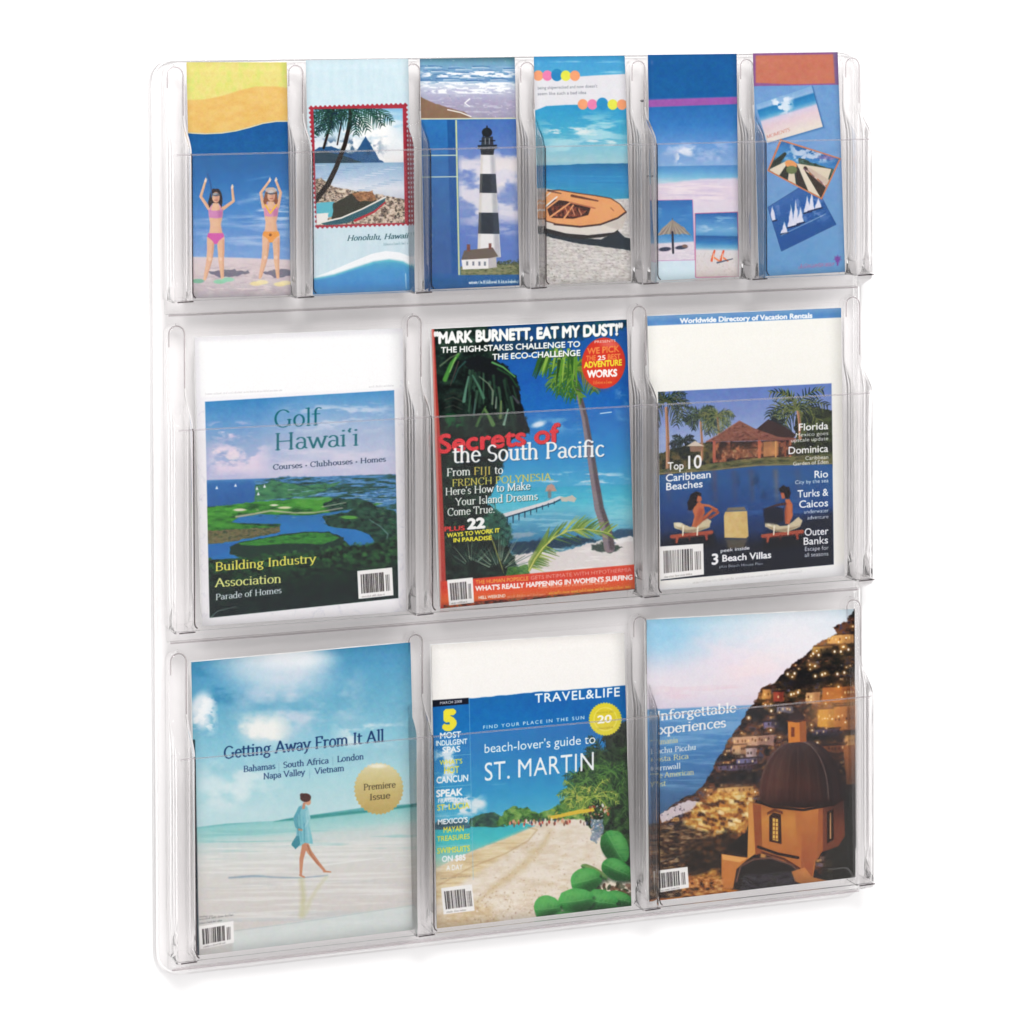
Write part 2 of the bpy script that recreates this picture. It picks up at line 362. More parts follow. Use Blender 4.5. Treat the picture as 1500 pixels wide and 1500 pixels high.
    def done(s, name, grain=.012, soft=2, contrast=0):
        C = s.C
        for _ in range(soft):
            C = (C + np.roll(C, 1, 0) + np.roll(C, -1, 0) + np.roll(C, 1, 1) + np.roll(C, -1, 1)) / 5 if min(C.shape[:2]) > 4 else C
            C[0] = s.C[0]; C[-1] = s.C[-1]; C[:, 0] = s.C[:, 0]; C[:, -1] = s.C[:, -1]
        g = (fbm(s.X, s.Y, 1.6, 91, 2) - .5) * 2 * grain
        mid = 4 * C * (1 - C)                                # press mottle shows in the mid tones
        m = (fbm(s.X, s.Y, 9, 61, 3) - .5)[..., None] * .045 * mid
        ch = np.stack([vnoise(s.X / 4, s.Y / 4, 71 + i) - .5 for i in range(3)], -1) * .03 * mid
        C = C + (C - .52) * 4 * C * (1 - C) * .11            # ink contrast raised to offset the veil of reflected light
        C = C * .96 + C.mean(2, keepdims=True) * .04
        C = np.clip(C + g[..., None] + m + ch, 0.012, 1)
        im = bpy.data.images.new(name, s.w, s.h, alpha=False)
        buf = np.ones((s.h, s.w, 4), np.float32); buf[..., :3] = C[::-1]
        im.pixels.foreach_set(buf.ravel()); im.update(); im.pack()
        return im
# ------------------------------------------------------------------ the twelve printed covers
Q = {'B1': [(273, 91), (420, 92), (426, 436), (281, 440)], 'B2': [(448, 88), (598, 85), (604, 431), (456, 437)],
     'B3': [(615, 86), (754, 83), (761, 418), (622, 427)], 'B4': [(782, 83), (915, 81), (925, 410), (790, 420)],
     'B5': [(949, 80), (1079, 78), (1081, 404), (954, 413)], 'B6': [(1103, 78), (1227, 76), (1238, 397), (1112, 408)],
     'M1': [(285, 494), (590, 481), (595, 904), (296, 917)], 'M2': [(632, 482), (918, 468), (930, 863), (645, 892)],
     'M3': [(948, 463), (1232, 451), (1237, 843), (962, 862)], 'M4': [(280, 970), (601, 941), (612, 1370), (289, 1402)],
     'M5': [(632, 945), (914, 927), (925, 1328), (640, 1363)], 'M6': [(947, 908), (1252, 892), (1253, 1285), (951, 1318)]}

def print_swimmers():
    c = Cover(Q['B1'], 2.6)
    c.vgrad([(180, '#1c5c9a'), (230, '#24669f'), (270, '#2c71b0'), (310, '#4a86c4'), (345, '#6492cc'), (378, '#7aa0d4')])
    c.cloud(360, 280, 440, 345, '#a9c2e2', 40, 6, .45, .25, 3); c.cloud(270, 310, 440, 380, '#9fb8e0', 60, 5, .5, .3, 5, .8)
    c.line([(395, 262), (360, 268)], 2, '#6e9bcb', .6, aa=1.5, op=.6)
    for a in ([(285, 330), (340, 332), (430, 352)], [(300, 352), (360, 356), (430, 372)], [(350, 300), (390, 292), (430, 288)]):
        c.line(a, 5, '#a4bde2', 2, aa=3, op=.5)
    c.vgrad([(376, '#c3c3d8'), (382, '#d6c8ca'), (405, '#d0c0c2'), (440, '#b9b2b8')], [(265, 379), (350, 381), (440, 385), (440, 450), (265, 450)], aa=1.2)
    c.cloud(270, 385, 440, 440, '#b3a6ae', 18, 3, .5, .2, 8, .6); c.cloud(270, 385, 440, 440, '#e6d8d6', 14, 3, .55, .2, 18, .6)
    top = [(265, 85), (430, 85), (430, 180), (422, 179), (405, 179), (385, 182), (365, 188), (345, 193), (325, 196), (300, 197), (282, 196), (265, 194)]
    c.line([(265, 195), (282, 197), (300, 198), (325, 197), (345, 194), (365, 189), (385, 183), (405, 180), (425, 180)], 2, '#ead9a8', aa=.6)
    c.poly(top, '#e3b86c'); c.mottle(top, ['#e0b064', '#e6bf77'], 14, 8, 3, .6)
    ytop = [(265, 85), (430, 85), (430, 131), (400, 128), (375, 128), (350, 134), (325, 142), (300, 147), (265, 148)]
    c.mottle(ytop, ['#e0ce7c', '#e3d583', '#dcd67a', '#d3d878'], 8, 12, 13, 1, 1.2)
    sk, skd = '#e2b394', '#c58c70'
    def girl(x, y, L, top_c, bot_c, hair):
        a1, a2 = L
        c.poly([(x - 14, 402), (x + 14, 398), (x + 47, 400), (x + 50, 403), (x + 24, 409), (x + 6, 410)], '#5d5f72', op=.75, rough=2)
        for hand in (a1, a2):
            c.line(hand, 5, sk, 3.2); c.line([(p[0] + 1.4, p[1]) for p in hand], 1.6, skd, 1, op=.45, aa=1)
            hx, hy = hand[-1]; c.line([(hx, hy), (hx + .5, hy - 4)], 3.4, '#edd0bc', 1.6); c.line([(hx, hy), (hx + 2.6, hy - 2)], 1.4, '#edd0bc', .8)
        body = [(x - 4, y + 8), (x + 4, y + 8), (x + 5, y + 12), (x + 11, y + 15), (x + 10, y + 28), (x + 7.5, y + 40), (x + 9, y + 50), (x + 12, y + 59), (x + 12, y + 68), (x - 13, y + 68), (x - 12, y + 59), (x - 9, y + 50), (x - 8, y + 40), (x - 10, y + 28), (x - 11, y + 15), (x - 5, y + 12)]
        c.poly(body, sk); c.poly([(x + 4, y + 14), (x + 11, y + 15), (x + 8, y + 42), (x + 12, y + 60), (x + 12, y + 68), (x + 5, y + 68)], skd, aa=2.5, op=.4)
        c.line([(x - 7, y + 60), (x - 8, y + 80), (x - 10, y + 95), (x - 13, y + 107), (x - 16, y + 120)], 11.5, sk, 4.4); c.line([(x + 7, y + 60), (x + 8, y + 80), (x + 8, y + 95), (x + 9, y + 107), (x + 10, y + 120)], 11.5, sk, 4.4)
        c.line([(x - 3.5, y + 68), (x - 5, y + 88), (x - 9, y + 104), (x - 14, y + 118)], 3, skd, 1.4, op=.55, aa=1.2); c.line([(x + 11, y + 64), (x + 11, y + 88), (x + 11, y + 116)], 3, skd, 1.4, op=.55, aa=1.2)
        c.ell(x - 8.5, y + 91, 2.4, 2.8, '#efc9ae', op=.7); c.ell(x + 7, y + 91, 2.4, 2.8, '#efc9ae', op=.7)
        c.poly([(x - 10.5, y + 18), (x - 4, y + 20), (x + 4, y + 20), (x + 10.5, y + 18), (x + 9.5, y + 30), (x, y + 31.5), (x - 9.5, y + 30)], top_c); c.poly([(x + 3, y + 20), (x + 10.5, y + 18), (x + 9.5, y + 30), (x + 4, y + 31)], '#8a4a80', aa=1.5, op=.35)
        c.line([(x - 6, y + 11), (x - 8, y + 20)], 1.6, top_c); c.line([(x + 6, y + 11), (x + 8, y + 20)], 1.6, top_c)
        c.poly([(x - 11, y + 53), (x + 11, y + 53), (x + 12.5, y + 58), (x + 5, y + 64), (x + 2, y + 69), (x - 2, y + 69), (x - 5, y + 64), (x - 12.5, y + 58)], bot_c)
        c.poly([(x - 9, y - 4), (x - 5, y - 12), (x + 4, y - 12), (x + 9, y - 5), (x + 10, y + 8), (x + 8, y + 16), (x + 5, y + 9), (x - 5, y + 9), (x - 9, y + 16), (x - 11, y + 8)], hair, rough=.8)
        c.ell(x + .3, y + .5, 5.6, 8, '#dcab90'); c.ell(x + 2.6, y + 3, 2.6, 5.5, '#b9806a', soft=.7, op=.5); c.ell(x + .5, y - 3.6, 5.4, 2.6, '#5c6270', op=.8); c.ell(x - 1, y - 4.2, 3, 1.1, '#b4c6d2', op=.8)
        c.line([(x - 1.6, y + 4.6), (x + 2.4, y + 4.6)], 1.1, '#9c5450', op=.8); c.line([(x - 7, y - 3), (x + 8, y - 3)], .9, '#3a3c46', op=.7)
    girl(316, 292, ([(306, 309), (294, 291), (301, 268)], [(327, 309), (342, 298), (340, 278)]), '#cc86b4', '#cf5fa6', '#352a2c')
    c.line([(304, 258), (309, 274), (310, 292)], 2.2, '#2c5a92', 1.6)
    girl(397, 290, ([(386, 307), (382, 286), (395, 268)], [(407, 307), (411, 286), (404, 268)]), '#d48fae', '#ea9a4c', '#8b5a44')
    c.line([(389, 304), (396, 316), (405, 304)], 2.6, '#f0b84a'); c.ell(397, 282, 9, 4, '#d7d3cf', op=.7)
    c.ell(396, 348, 2, 2, '#8c5a2e')
    for x, y, col in ((290, 415, '#6fae90'), (322, 416, '#86cda6'), (334, 413, '#8fd1b0'), (375, 419, '#e9d79c'), (384, 417, '#efe0a8'), (410, 420, '#eadb9c'), (418, 418, '#efe0a8')):
        c.ell(x, y, 9, 3.2, col, op=.85)
    return c.done('print_swimmers', .015)

def print_stamp():
    c = Cover(Q['B2'], 2.6); c.poly([tuple(p) for p in c.grow(3)], '#c8dee7')
    c.mottle([tuple(p) for p in c.grow(3)], ['#c2dae4', '#cee2ea'], 5, 30, 4, .6)
    TL, TR, BR, BL = (452, 157), (597, 152), (601, 335), (462, 340)
    red = '#a83544'
    c.poly([TL, TR, BR, BL], red)
    for a, b, n in ((TL, TR, 21), (BL, BR, 20), (TR, BR, 26), (TL, BL, 26)):
        for i in range(n + 1):
            t = i / n; x, y = a[0] + (b[0] - a[0]) * t, a[1] + (b[1] - a[1]) * t; c.ell(x, y, 2.1, 2.1, '#cfe0e8', aa=.5)
    iT = [(459, 162), (590, 160), (593, 331), (464, 335)]
    c.clip_poly(iT)
    c.vgrad([(160, '#7fb4d8'), (185, '#a9cfe4'), (215, '#dfe6ea'), (245, '#e9e6e4')], iT)
    c.cloud(455, 160, 600, 245, '#f6f6f4', 30, 14, .42, .2, 7)
    c.poly([(455, 226), (468, 219), (485, 217), (500, 224), (515, 229), (522, 224), (535, 203), (545, 218), (556, 238), (566, 243), (455, 245)], '#2f5c86', rough=1.2)
    c.cloud(455, 200, 570, 246, '#1d4468', 9, 9, .5, .2, 3, .7)
    c.poly([(455, 227), (475, 224), (505, 232), (530, 242), (455, 246)], '#2a4554', rough=1)
    c.vgrad([(243, '#8fb0cc'), (262, '#a9bfd8'), (280, '#d7dce4'), (292, '#c4cbd6')], [(455, 243), (600, 241), (600, 300), (455, 300)])
    for i in range(40): y = 246 + (i * 7.3) % 38; x = 460 + (i * 37) % 120; c.line([(x, y), (x + 16, y + .3)], 1, '#6f94bd' if i % 2 else '#e8ecf2', .6, op=.5)
    c.mottle([(455, 268), (470, 265), (490, 278), (520, 283), (560, 290), (600, 298), (600, 345), (455, 345)], ['#4f4640', '#8e7c6e', '#c8b49e', '#ddcdbb'], 4, 3, 9, rough=2)
    c.dabs([(455, 270), (500, 282), (600, 300), (600, 345), (455, 345)], 500, ['#3a332f', '#7a6a60', '#d8c9b8', '#a5978c'], (1, 2.4), .6)
    c.poly([(458, 302), (490, 300), (498, 308), (488, 322), (458, 326)], '#5fb3c4', rough=1.5); c.poly([(458, 318), (482, 317), (478, 332), (458, 336)], '#e8e6e0', rough=1)
    c.poly([(488, 302), (520, 285), (545, 288), (553, 300), (530, 318), (486, 326)], '#3a3a30', rough=3); c.mottle([(514, 287), (545, 284), (553, 298), (525, 300)], ['#6e4a34', '#b98a62'], 4, 3, 5, rough=2)
    c.poly([(470, 332), (500, 325), (530, 312), (565, 293), (563, 302), (545, 318), (510, 331), (480, 337)], '#34606c'); c.line([(470, 331), (500, 324), (530, 311), (565, 293)], 2.2, '#e9e4dc'); c.line([(520, 328), (548, 315), (564, 301)], 4, '#b23440', 2)
    c.line([(488, 160), (484, 185), (474, 220)], 4.5, '#2b2320', 3.5)
    c.line([(514, 160), (512, 185), (505, 215), (492, 250), (480, 275), (462, 298)], 5, '#2a211e', 8)
    c.line([(500, 182), (494, 215)], 2.4, '#2b2320', 2)
    for i, (x, y, a) in enumerate(((513, 160, -10), (513, 160, -40), (513, 160, -65), (513, 160, 190), (513, 160, 215), (486, 158, 200), (486, 158, 230), (486, 158, -30), (486, 158, 250), (530, 158, -30), (540, 158, -20))):
        c.frond(x, y, a, 40, '#1d3a36', .3, 10, .42, 1.4, i, '#2c5648')
    c.dabs([(456, 160), (512, 160), (500, 182), (470, 196), (456, 214)], 220, ['#1a3834', '#2b5a4a', '#183040'], (2, 5), .25)
    c.clip = None
    c.text('Honolulu, Hawaii', 508, 358, 598, 354, 7.5, '#31585e', 'serif', 1, slant=.25); c.scrib(562, 365, 598, 363, 4, '#6a8a94', seed=2)
    c.poly([(450, 415), (470, 408), (495, 398), (520, 387), (545, 377), (565, 373), (585, 375), (610, 385), (610, 402), (590, 390), (570, 387), (548, 389), (520, 398), (490, 408), (470, 413), (450, 416)], '#f3f6f8')
    wv = [(450, 415), (470, 412), (490, 408), (520, 398), (548, 389), (570, 386), (590, 389), (610, 400), (610, 440), (450, 440)]
    c.vgrad([(388, '#4fa6c6'), (402, '#4a94c9'), (425, '#4789c4'), (440, '#5a95c8')], wv)
    c.line([(450, 415.5), (470, 412.5), (490, 408.5), (520, 398.5), (548, 389.5), (570, 386.5), (590, 389.5), (610, 400.5)], 3.5, '#6cbccb', aa=1.6, op=.8)
    c.line([(594, 407), (595, 428)], 2, '#cfe4f0', 1, op=.6)
    return c.done('print_stamp', .012)

def print_lighthouse():
    c = Cover(Q['B3'], 2.6); c.poly([tuple(p) for p in c.grow(3)], '#2c6cab')
    sea = [(612, 82), (760, 80), (760, 173), (612, 175)]
    c.clip_poly(sea)
    c.vgrad([(84, '#4f7480'), (92, '#6f9db6'), (100, '#7aa3c4'), (118, '#6a90b8'), (124, '#c4d0df'), (132, '#b5b9d0'), (150, '#a49fb8'), (175, '#9d97ab')])
    for i in range(60):
        x = 612 + (i * 53) % 150; y = 97 + (i * 11) % 27; c.line([(x, y), (x + 14, y - .6), (x + 24, y + .3)], 1.4, ('#3f6a96', '#dfe8f0', '#8fb2d2')[i % 3], .6, aa=.7, op=.75)
    for y, d in ((107, 0), (123, 1), (131, 3)):
        c.cloud(605, y - 4, 765, y + 7, '#f2f5f8', 12, 3, .42, .15, 11 + d, .95, edge=.15)
    c.cloud(612, 134, 760, 172, '#cfd0e0', 14, 4, .52, .2, 5, .6); c.dabs(sea, 150, ['#e8ebf2', '#7f86a6'], (.5, 1.3), .4, (0, 30), .7)
    c.poly([(612, 140), (625, 147), (650, 156), (680, 164), (692, 173), (612, 176)], '#8a6f5c', rough=1, aa=.8); c.line([(656, 161), (675, 165), (690, 171)], 1.6, '#f0ece6'); c.line([(688, 145), (681, 151), (688, 156)], 2, '#f4f4f6', 1)
    c.clip = None
    c.line([(612, 175), (760, 173)], 1.8, '#d9d9b4')
    c.poly([(612, 177), (667, 176), (672, 405), (612, 408)], '#2c70b2'); c.vgrad([(176, '#2f76b6'), (300, '#3a69a2'), (400, '#3b6199')], [(612, 177), (655, 176), (662, 405), (612, 408)])
    c.poly([(655, 176), (667, 176), (672, 405), (662, 405)], '#235a97')
    c.poly([(667, 176), (669.5, 176), (674, 405), (671.5, 405)], '#c9cf9e')
    c.line([(612, 229), (669, 228)], 1.6, '#c2d2c0'); c.line([(612, 261), (670, 259.5)], 1.6, '#c2d2c0')
    ph = [(670, 177), (760, 174), (762, 403), (675, 406)]; c.clip_poly(ph)
    c.vgrad([(176, '#4a72b4'), (240, '#6d86c2'), (300, '#8194c6'), (340, '#6680c0'), (390, '#5a78bc')])
    c.cloud(665, 225, 770, 330, '#dcd8e2', 34, 22, .42, .22, 21, .95, edge=.12); c.cloud(700, 215, 775, 290, '#e8e0de', 26, 20, .4, .2, 25, .8); c.cloud(665, 300, 770, 350, '#b9bcd8', 40, 12, .48, .25, 23, .8)
    L = lambda y: 704.5 - (y - 227) * .034; R = lambda y: 724.5 + (y - 227) * .062
    for y0, y1, col in ((226, 255, '#e4e2e2'), (255, 284, '#2a333e'), (283, 313, '#dedcdc'), (312, 344, '#2a3440'), (343, 378, '#e6e4e4')):
        c.poly([(L(y0), y0), (R(y0), y0), (R(y1), y1 - 1), (L(y1), y1 + 1)], col, aa=.5)
    c.poly([(R(227) - 6, 227), (R(227), 227), (R(378), 378), (R(378) - 9, 378)], '#5a5e6e', aa=2, op=.35)
    c.poly([(L(227), 227), (L(227) + 3, 227), (L(378) + 4, 378), (L(378), 378)], '#b8a890', aa=1.5, op=.35)
    dk = '#262a30'
    c.poly([(700, 213), (728, 212), (728, 217), (724, 219), (723, 227), (705, 227), (704, 219), (700, 218)], dk); c.poly([(706, 201), (722, 200), (723, 213), (705, 213)], '#3a3f48'); c.line([(703, 207), (725, 206)], 1.6, dk)
    c.ell(713.5, 194, 7.5, 7, dk); c.line([(713.5, 190), (713.5, 185)], 2, dk); c.line([(708, 196), (708, 201)], 1.2, dk); c.line([(711, 203), (711, 211)], 1.2, '#8a929c'); c.line([(717, 203), (717, 211)], 1.2, '#8a929c'); c.line([(700, 216), (728, 215)], 1, '#8c9099')
    c.poly([(672, 392), (765, 384), (765, 410), (672, 410)], '#69714e', rough=2); c.mottle([(672, 394), (765, 386), (765, 410), (672, 410)], ['#4c5638', '#7e8460', '#96926e'], 4, 2, 4, .8)
    c.dabs([(728, 383), (765, 379), (765, 388), (728, 388)], 60, ['#3a4434', '#56604a'], (1, 2.5), .6)
    c.poly([(676, 381), (716, 377), (716, 394), (678, 396)], '#ece8e6'); c.poly([(716, 378), (727, 376), (728, 392), (716, 394)], '#b9b4b4')
    c.poly([(680, 368), (722, 363), (730, 376), (716, 379), (676, 382)], '#6d6158'); c.poly([(684, 359), (689, 359), (689, 369), (684, 370)], '#7c4f48'); c.poly([(716, 357), (720, 357), (720, 366), (716, 366)], '#7c4f48')
    for x in (683, 692, 701, 709): c.poly([(x, 384), (x + 3, 384), (x + 3, 390), (x, 390)], '#5d6470', op=.8)
    c.clip = None
    c.poly([(612, 406), (765, 402), (765, 430), (612, 432)], '#246098')
    c.poly([(612, 402), (671, 402), (672, 409), (612, 409)], '#2a5f9a'); c.scrib(688, 417, 760, 414, 5, '#dfe8f0', .95, 4); c.scrib(688, 417.5, 760, 414.5, 5, '#dfe8f0', .95, 9)
    c.dabs([(628, 290), (634, 290), (634, 380), (626, 380)], 40, ['#c9c4b8', '#8b93a8'], (.8, 1.8), .8, op=.5)
    return c.done('print_lighthouse', .012)

def print_rowing_boat():
    c = Cover(Q['B4'], 2.6)
    c.vgrad([(80, '#3a8dba'), (90, '#4a9bcb'), (112, '#52a5cf'), (150, '#3394c4'), (190, '#4ba6c8'), (215, '#7fbccf'), (235, '#9dc8d2'), (243, '#86bcd2')])
    c.cloud(780, 84, 930, 112, '#8cc4de', 50, 5, .5, .3, 3); c.cloud(780, 160, 930, 240, '#a8d4de', 46, 9, .48, .2, 4, .85); c.cloud(790, 184, 880, 198, '#dbe4e4', 16, 6, .5, .2, 6, .9); c.cloud(820, 193, 925, 214, '#cfe2e4', 30, 5, .46, .2, 8, .9)
    band = [(775, 113), (800, 114), (830, 113), (870, 110), (925, 107), (925, 151), (900, 151), (870, 152), (830, 153), (800, 155), (775, 165)]
    c.poly(band, '#dcdbe0', aa=.8)
    sea = [(775, 244), (790, 242), (830, 241), (850, 239), (930, 237), (930, 300), (775, 300)]
    c.vgrad([(238, '#1a6c9c'), (246, '#1f7bb0'), (262, '#2d8cc2'), (290, '#3795b8')], sea, rough=.6, aa=.7)
    for i in range(30): x = 780 + (i * 41) % 150; y = 248 + (i * 9) % 36; c.line([(x, y), (x + 20, y)], 1.2, '#4aa4cf' if i % 2 else '#1f6fa6', .6, aa=.8, op=.45)
    sand = [(775, 272), (830, 278), (900, 290), (930, 287), (930, 430), (775, 430)]
    c.mottle([(775, 275), (800, 276), (900, 290), (930, 288), (930, 430), (775, 430)], ['#b6b2ae', '#cdc8c4', '#dedad6'], 4, 2.5, 7, aa=1)
    c.dabs([(800, 350), (930, 365), (930, 420), (790, 420)], 700, ['#a09c98', '#e4e0dc', '#8d8984', '#c4bfba'], (.8, 2), .45, (0, 20), .7)
    c.dabs([(780, 390), (805, 385), (830, 415), (785, 420)], 120, ['#6c6a66', '#9b9792'], (.8, 2), .5, op=.6)
    for i in range(14):
        y = 352 + i * 4.6; c.line([(795, y + 2), (830, y - 1), (870, y + 1.5), (925, y)], 1, '#b0aba6', .8, aa=.8, op=.5)
    c.poly([(787, 336), (830, 346), (880, 350), (905, 336), (915, 346), (930, 349), (930, 366), (900, 362), (850, 357), (810, 349), (785, 342)], '#27333d', rough=.8, aa=.8)
    c.poly([(782, 322), (806, 327), (845, 332), (880, 330), (905, 320), (917, 310), (917, 318), (912, 332), (900, 338), (860, 343), (830, 341), (800, 334), (782, 328)], '#d9d2c9')
    c.poly([(782, 330), (800, 335), (830, 342), (862, 344), (900, 339), (906, 334), (904, 340), (885, 346), (850, 350), (815, 345), (782, 336)], '#2c2b2c')
    c.poly([(884, 328), (905, 320), (917, 310), (917, 318), (912, 332), (905, 335)], '#b8aea4', aa=1.5, op=.6)
    deck = [(782, 300), (790, 292), (802, 279), (820, 278), (845, 282), (870, 285), (895, 289), (908, 297), (917, 308), (905, 317), (880, 327), (850, 331), (815, 328), (785, 320)]
    c.poly(deck, '#e69f6a'); c.line(deck[2:], 1.4, '#5a3a2c', 1.8, op=.85); c.line([(917, 309), (905, 318), (880, 328), (850, 332), (812, 329)], 2, '#4a3430')
    c.poly([(800, 302), (812, 292), (830, 294), (866, 302), (862, 314), (840, 320), (806, 319)], '#40241f'); c.mottle([(806, 302), (830, 300), (862, 306), (850, 317), (812, 317)], ['#3b1f1a', '#7a3d2e', '#b06848'], 3, 3, 5, .9)
    for a, b in (((806, 318), (836, 296)), ((825, 322), (840, 300)), ((800, 306), (826, 286))): c.line([a, b], 3, '#df9a6c', 2.4)
    for i in range(5): c.line([(828 + i * 5, 302 + i), (832 + i * 5, 314)], 1.6, '#8d4b36' if i % 2 else '#dc9a78', op=.8)
    c.line([(782, 312), (800, 302), (816, 288)], 3, '#ece6df', 2); c.line([(782, 304), (806, 282)], 2, '#e0cdbf')
    c.line([(838, 286), (876, 293)], 4, '#4e2c24', 2, op=.8); c.line([(836, 296), (872, 304)], 2, '#b46f50'); c.line([(895, 303), (899, 307)], 1.2, '#96583c')
    c.line([(803, 279), (822, 283)], 3, '#4a3630', 1.5, op=.7)
    def dots(xs, y, big=8.2, sky='#3b8ec4'):
        for i, (x, col) in enumerate(zip(xs, ('#ee9d74', '#e77fa8', sky, '#dfe052', '#ee9d74'))):
            if i == 2: c.ell(x, y - 1, 8.5, 9, sky, aa=.6)
            else: c.ell(x, y, 7.4, 7.6, col, aa=.6)
            if i == 1: c.ell(x, y + 9, 0.1, .1, col)
    dots((788.5, 802, 816, 829, 842.5), 110.5, sky='#2f86ba'); dots((854, 868, 882.5, 897.5, 911), 152, sky='#3490c0')
    c.text('being shipwrecked and now doesn’t'.replace('’', "'"), 788, 131, 876, 127.5, 4.6, '#6c7078', op=.9); c.text('seem like such a bad idea', 788, 139.5, 860, 137, 4.6, '#6c7078', op=.9)
    return c.done('print_rowing_boat', .012)

def print_parasol_beach():
    c = Cover(Q['B5'], 2.6)
    c.vgrad([(80, '#1a5f9a'), (143, '#1c629e'), (156, '#2f6fae'), (185, '#3c7cbd'), (215, '#6596cf'), (235, '#7ba3d6'), (246, '#86add9')])
    c.poly([(943, 148), (1085, 142), (1085, 153), (943, 159)], '#9a5ba6', aa=.9); c.line([(943, 147), (1085, 142)], 1, '#5a64a8')
    c.cloud(950, 205, 1085, 244, '#a9bfe4', 24, 14, .48, .25, 3, .8); c.cloud(985, 214, 1020, 246, '#e2e6f2', 9, 7, .46, .2, 5, .9); c.ell(1005, 225, 10, 5, '#dfe5f2', 20, soft=.5, op=.8)
    c.vgrad([(243, '#4a86bf'), (252, '#5b9bcf'), (262, '#7cb8d8'), (269, '#a8cede')], [(943, 247), (1085, 243), (1085, 275), (943, 280)], aa=.8)
    c.vgrad([(264, '#d7cfe0'), (275, '#e0cede'), (290, '#e2d2de'), (310, '#dcd3e0'), (360, '#e2dbe4')], [(943, 274), (985, 270), (1030, 264), (1085, 262), (1085, 420), (943, 420)], aa=1.8, rough=1)
    c.cloud(945, 262, 1085, 300, '#c9bcd8', 40, 4, .5, .25, 9, .7); c.cloud(945, 266, 1085, 300, '#f0e2e6', 40, 4, .5, .2, 10, .8)
    c.vgrad([(380, '#cfe1ec'), (420, '#c9e4ee')], [(943, 382), (1020, 381), (1020, 420), (943, 420)])
    i1 = [(945, 297), (1014, 295), (1017, 381), (945, 384)]
    c.line(i1 + [i1[0]], 2, '#cf87b4'); c.clip_poly(i1)
    c.vgrad([(296, '#2a6fb0'), (318, '#3a80c0'), (345, '#3f86c2'), (356, '#6fa4cf')]); c.cloud(940, 295, 1020, 330, '#5c97cc', 20, 6, .5, .2, 3, .8)
    c.poly([(940, 360), (975, 358), (1020, 355), (1020, 390), (940, 390)], '#dcd2dc', aa=1.2); c.mottle([(940, 362), (1020, 358), (1020, 390), (940, 390)], ['#d0c6d4', '#e8dde2'], 6, 2, 3, .7)
    c.poly([(962, 347), (970, 337), (985, 324), (1000, 334), (1012, 346), (1000, 344), (985, 345), (973, 346)], '#9c9084', rough=1.4); c.line([(985, 322), (985, 340)], 1, '#5c5248')
    for i in range(14): c.line([(985, 325), (964 + i * 3.6, 346)], .8, '#6f665e' if i % 2 else '#c2b7a8', op=.7)
    c.line([(985, 342), (986, 372)], 3, '#2c2e3c'); c.ell(974, 367, 9, 3, '#3a4256', rot=-6); c.ell(998, 364, 9, 2.8, '#3a4256', rot=-6); c.ell(1003, 362, 4, 2.4, '#7c6258')
    c.clip = None
    i2 = [(1018.5, 315), (1079, 312), (1081, 404), (1019, 406)]
    c.line(i2 + [i2[0]], 2.2, '#c0688c'); c.clip_poly(i2)
    c.vgrad([(314, '#2767aa'), (325, '#4b8ac4'), (338, '#6fa8d2'), (346, '#4f8fc4'), (347, '#22609c'), (356, '#2e7cb8'), (364, '#79b0cf'), (368, '#d7d2d4'), (405, '#d3c8c4')])
    c.cloud(1018, 316, 1082, 345, '#a6c8e4', 22, 5, .5, .2, 13, .8); c.dabs([(1018, 372), (1082, 370), (1082, 404), (1018, 404)], 150, ['#b9aca6', '#e4dcd8'], (.6, 1.3), .6, op=.6)
    for x in (1042, 1055): c.line([(x, 382), (x + 4, 368)], 3.6, '#e2603c', 2.6); c.line([(x + 1, 376), (x + 10, 382)], 2.4, '#ec7f54'); c.line([(x + 2, 383), (x + 3, 372)], 1, '#f4d9cc')
    c.line([(1050, 385), (1072, 379)], 2.4, '#4a5268', 1.4, op=.9)
    c.clip = None
    return c.done('print_parasol_beach', .01)

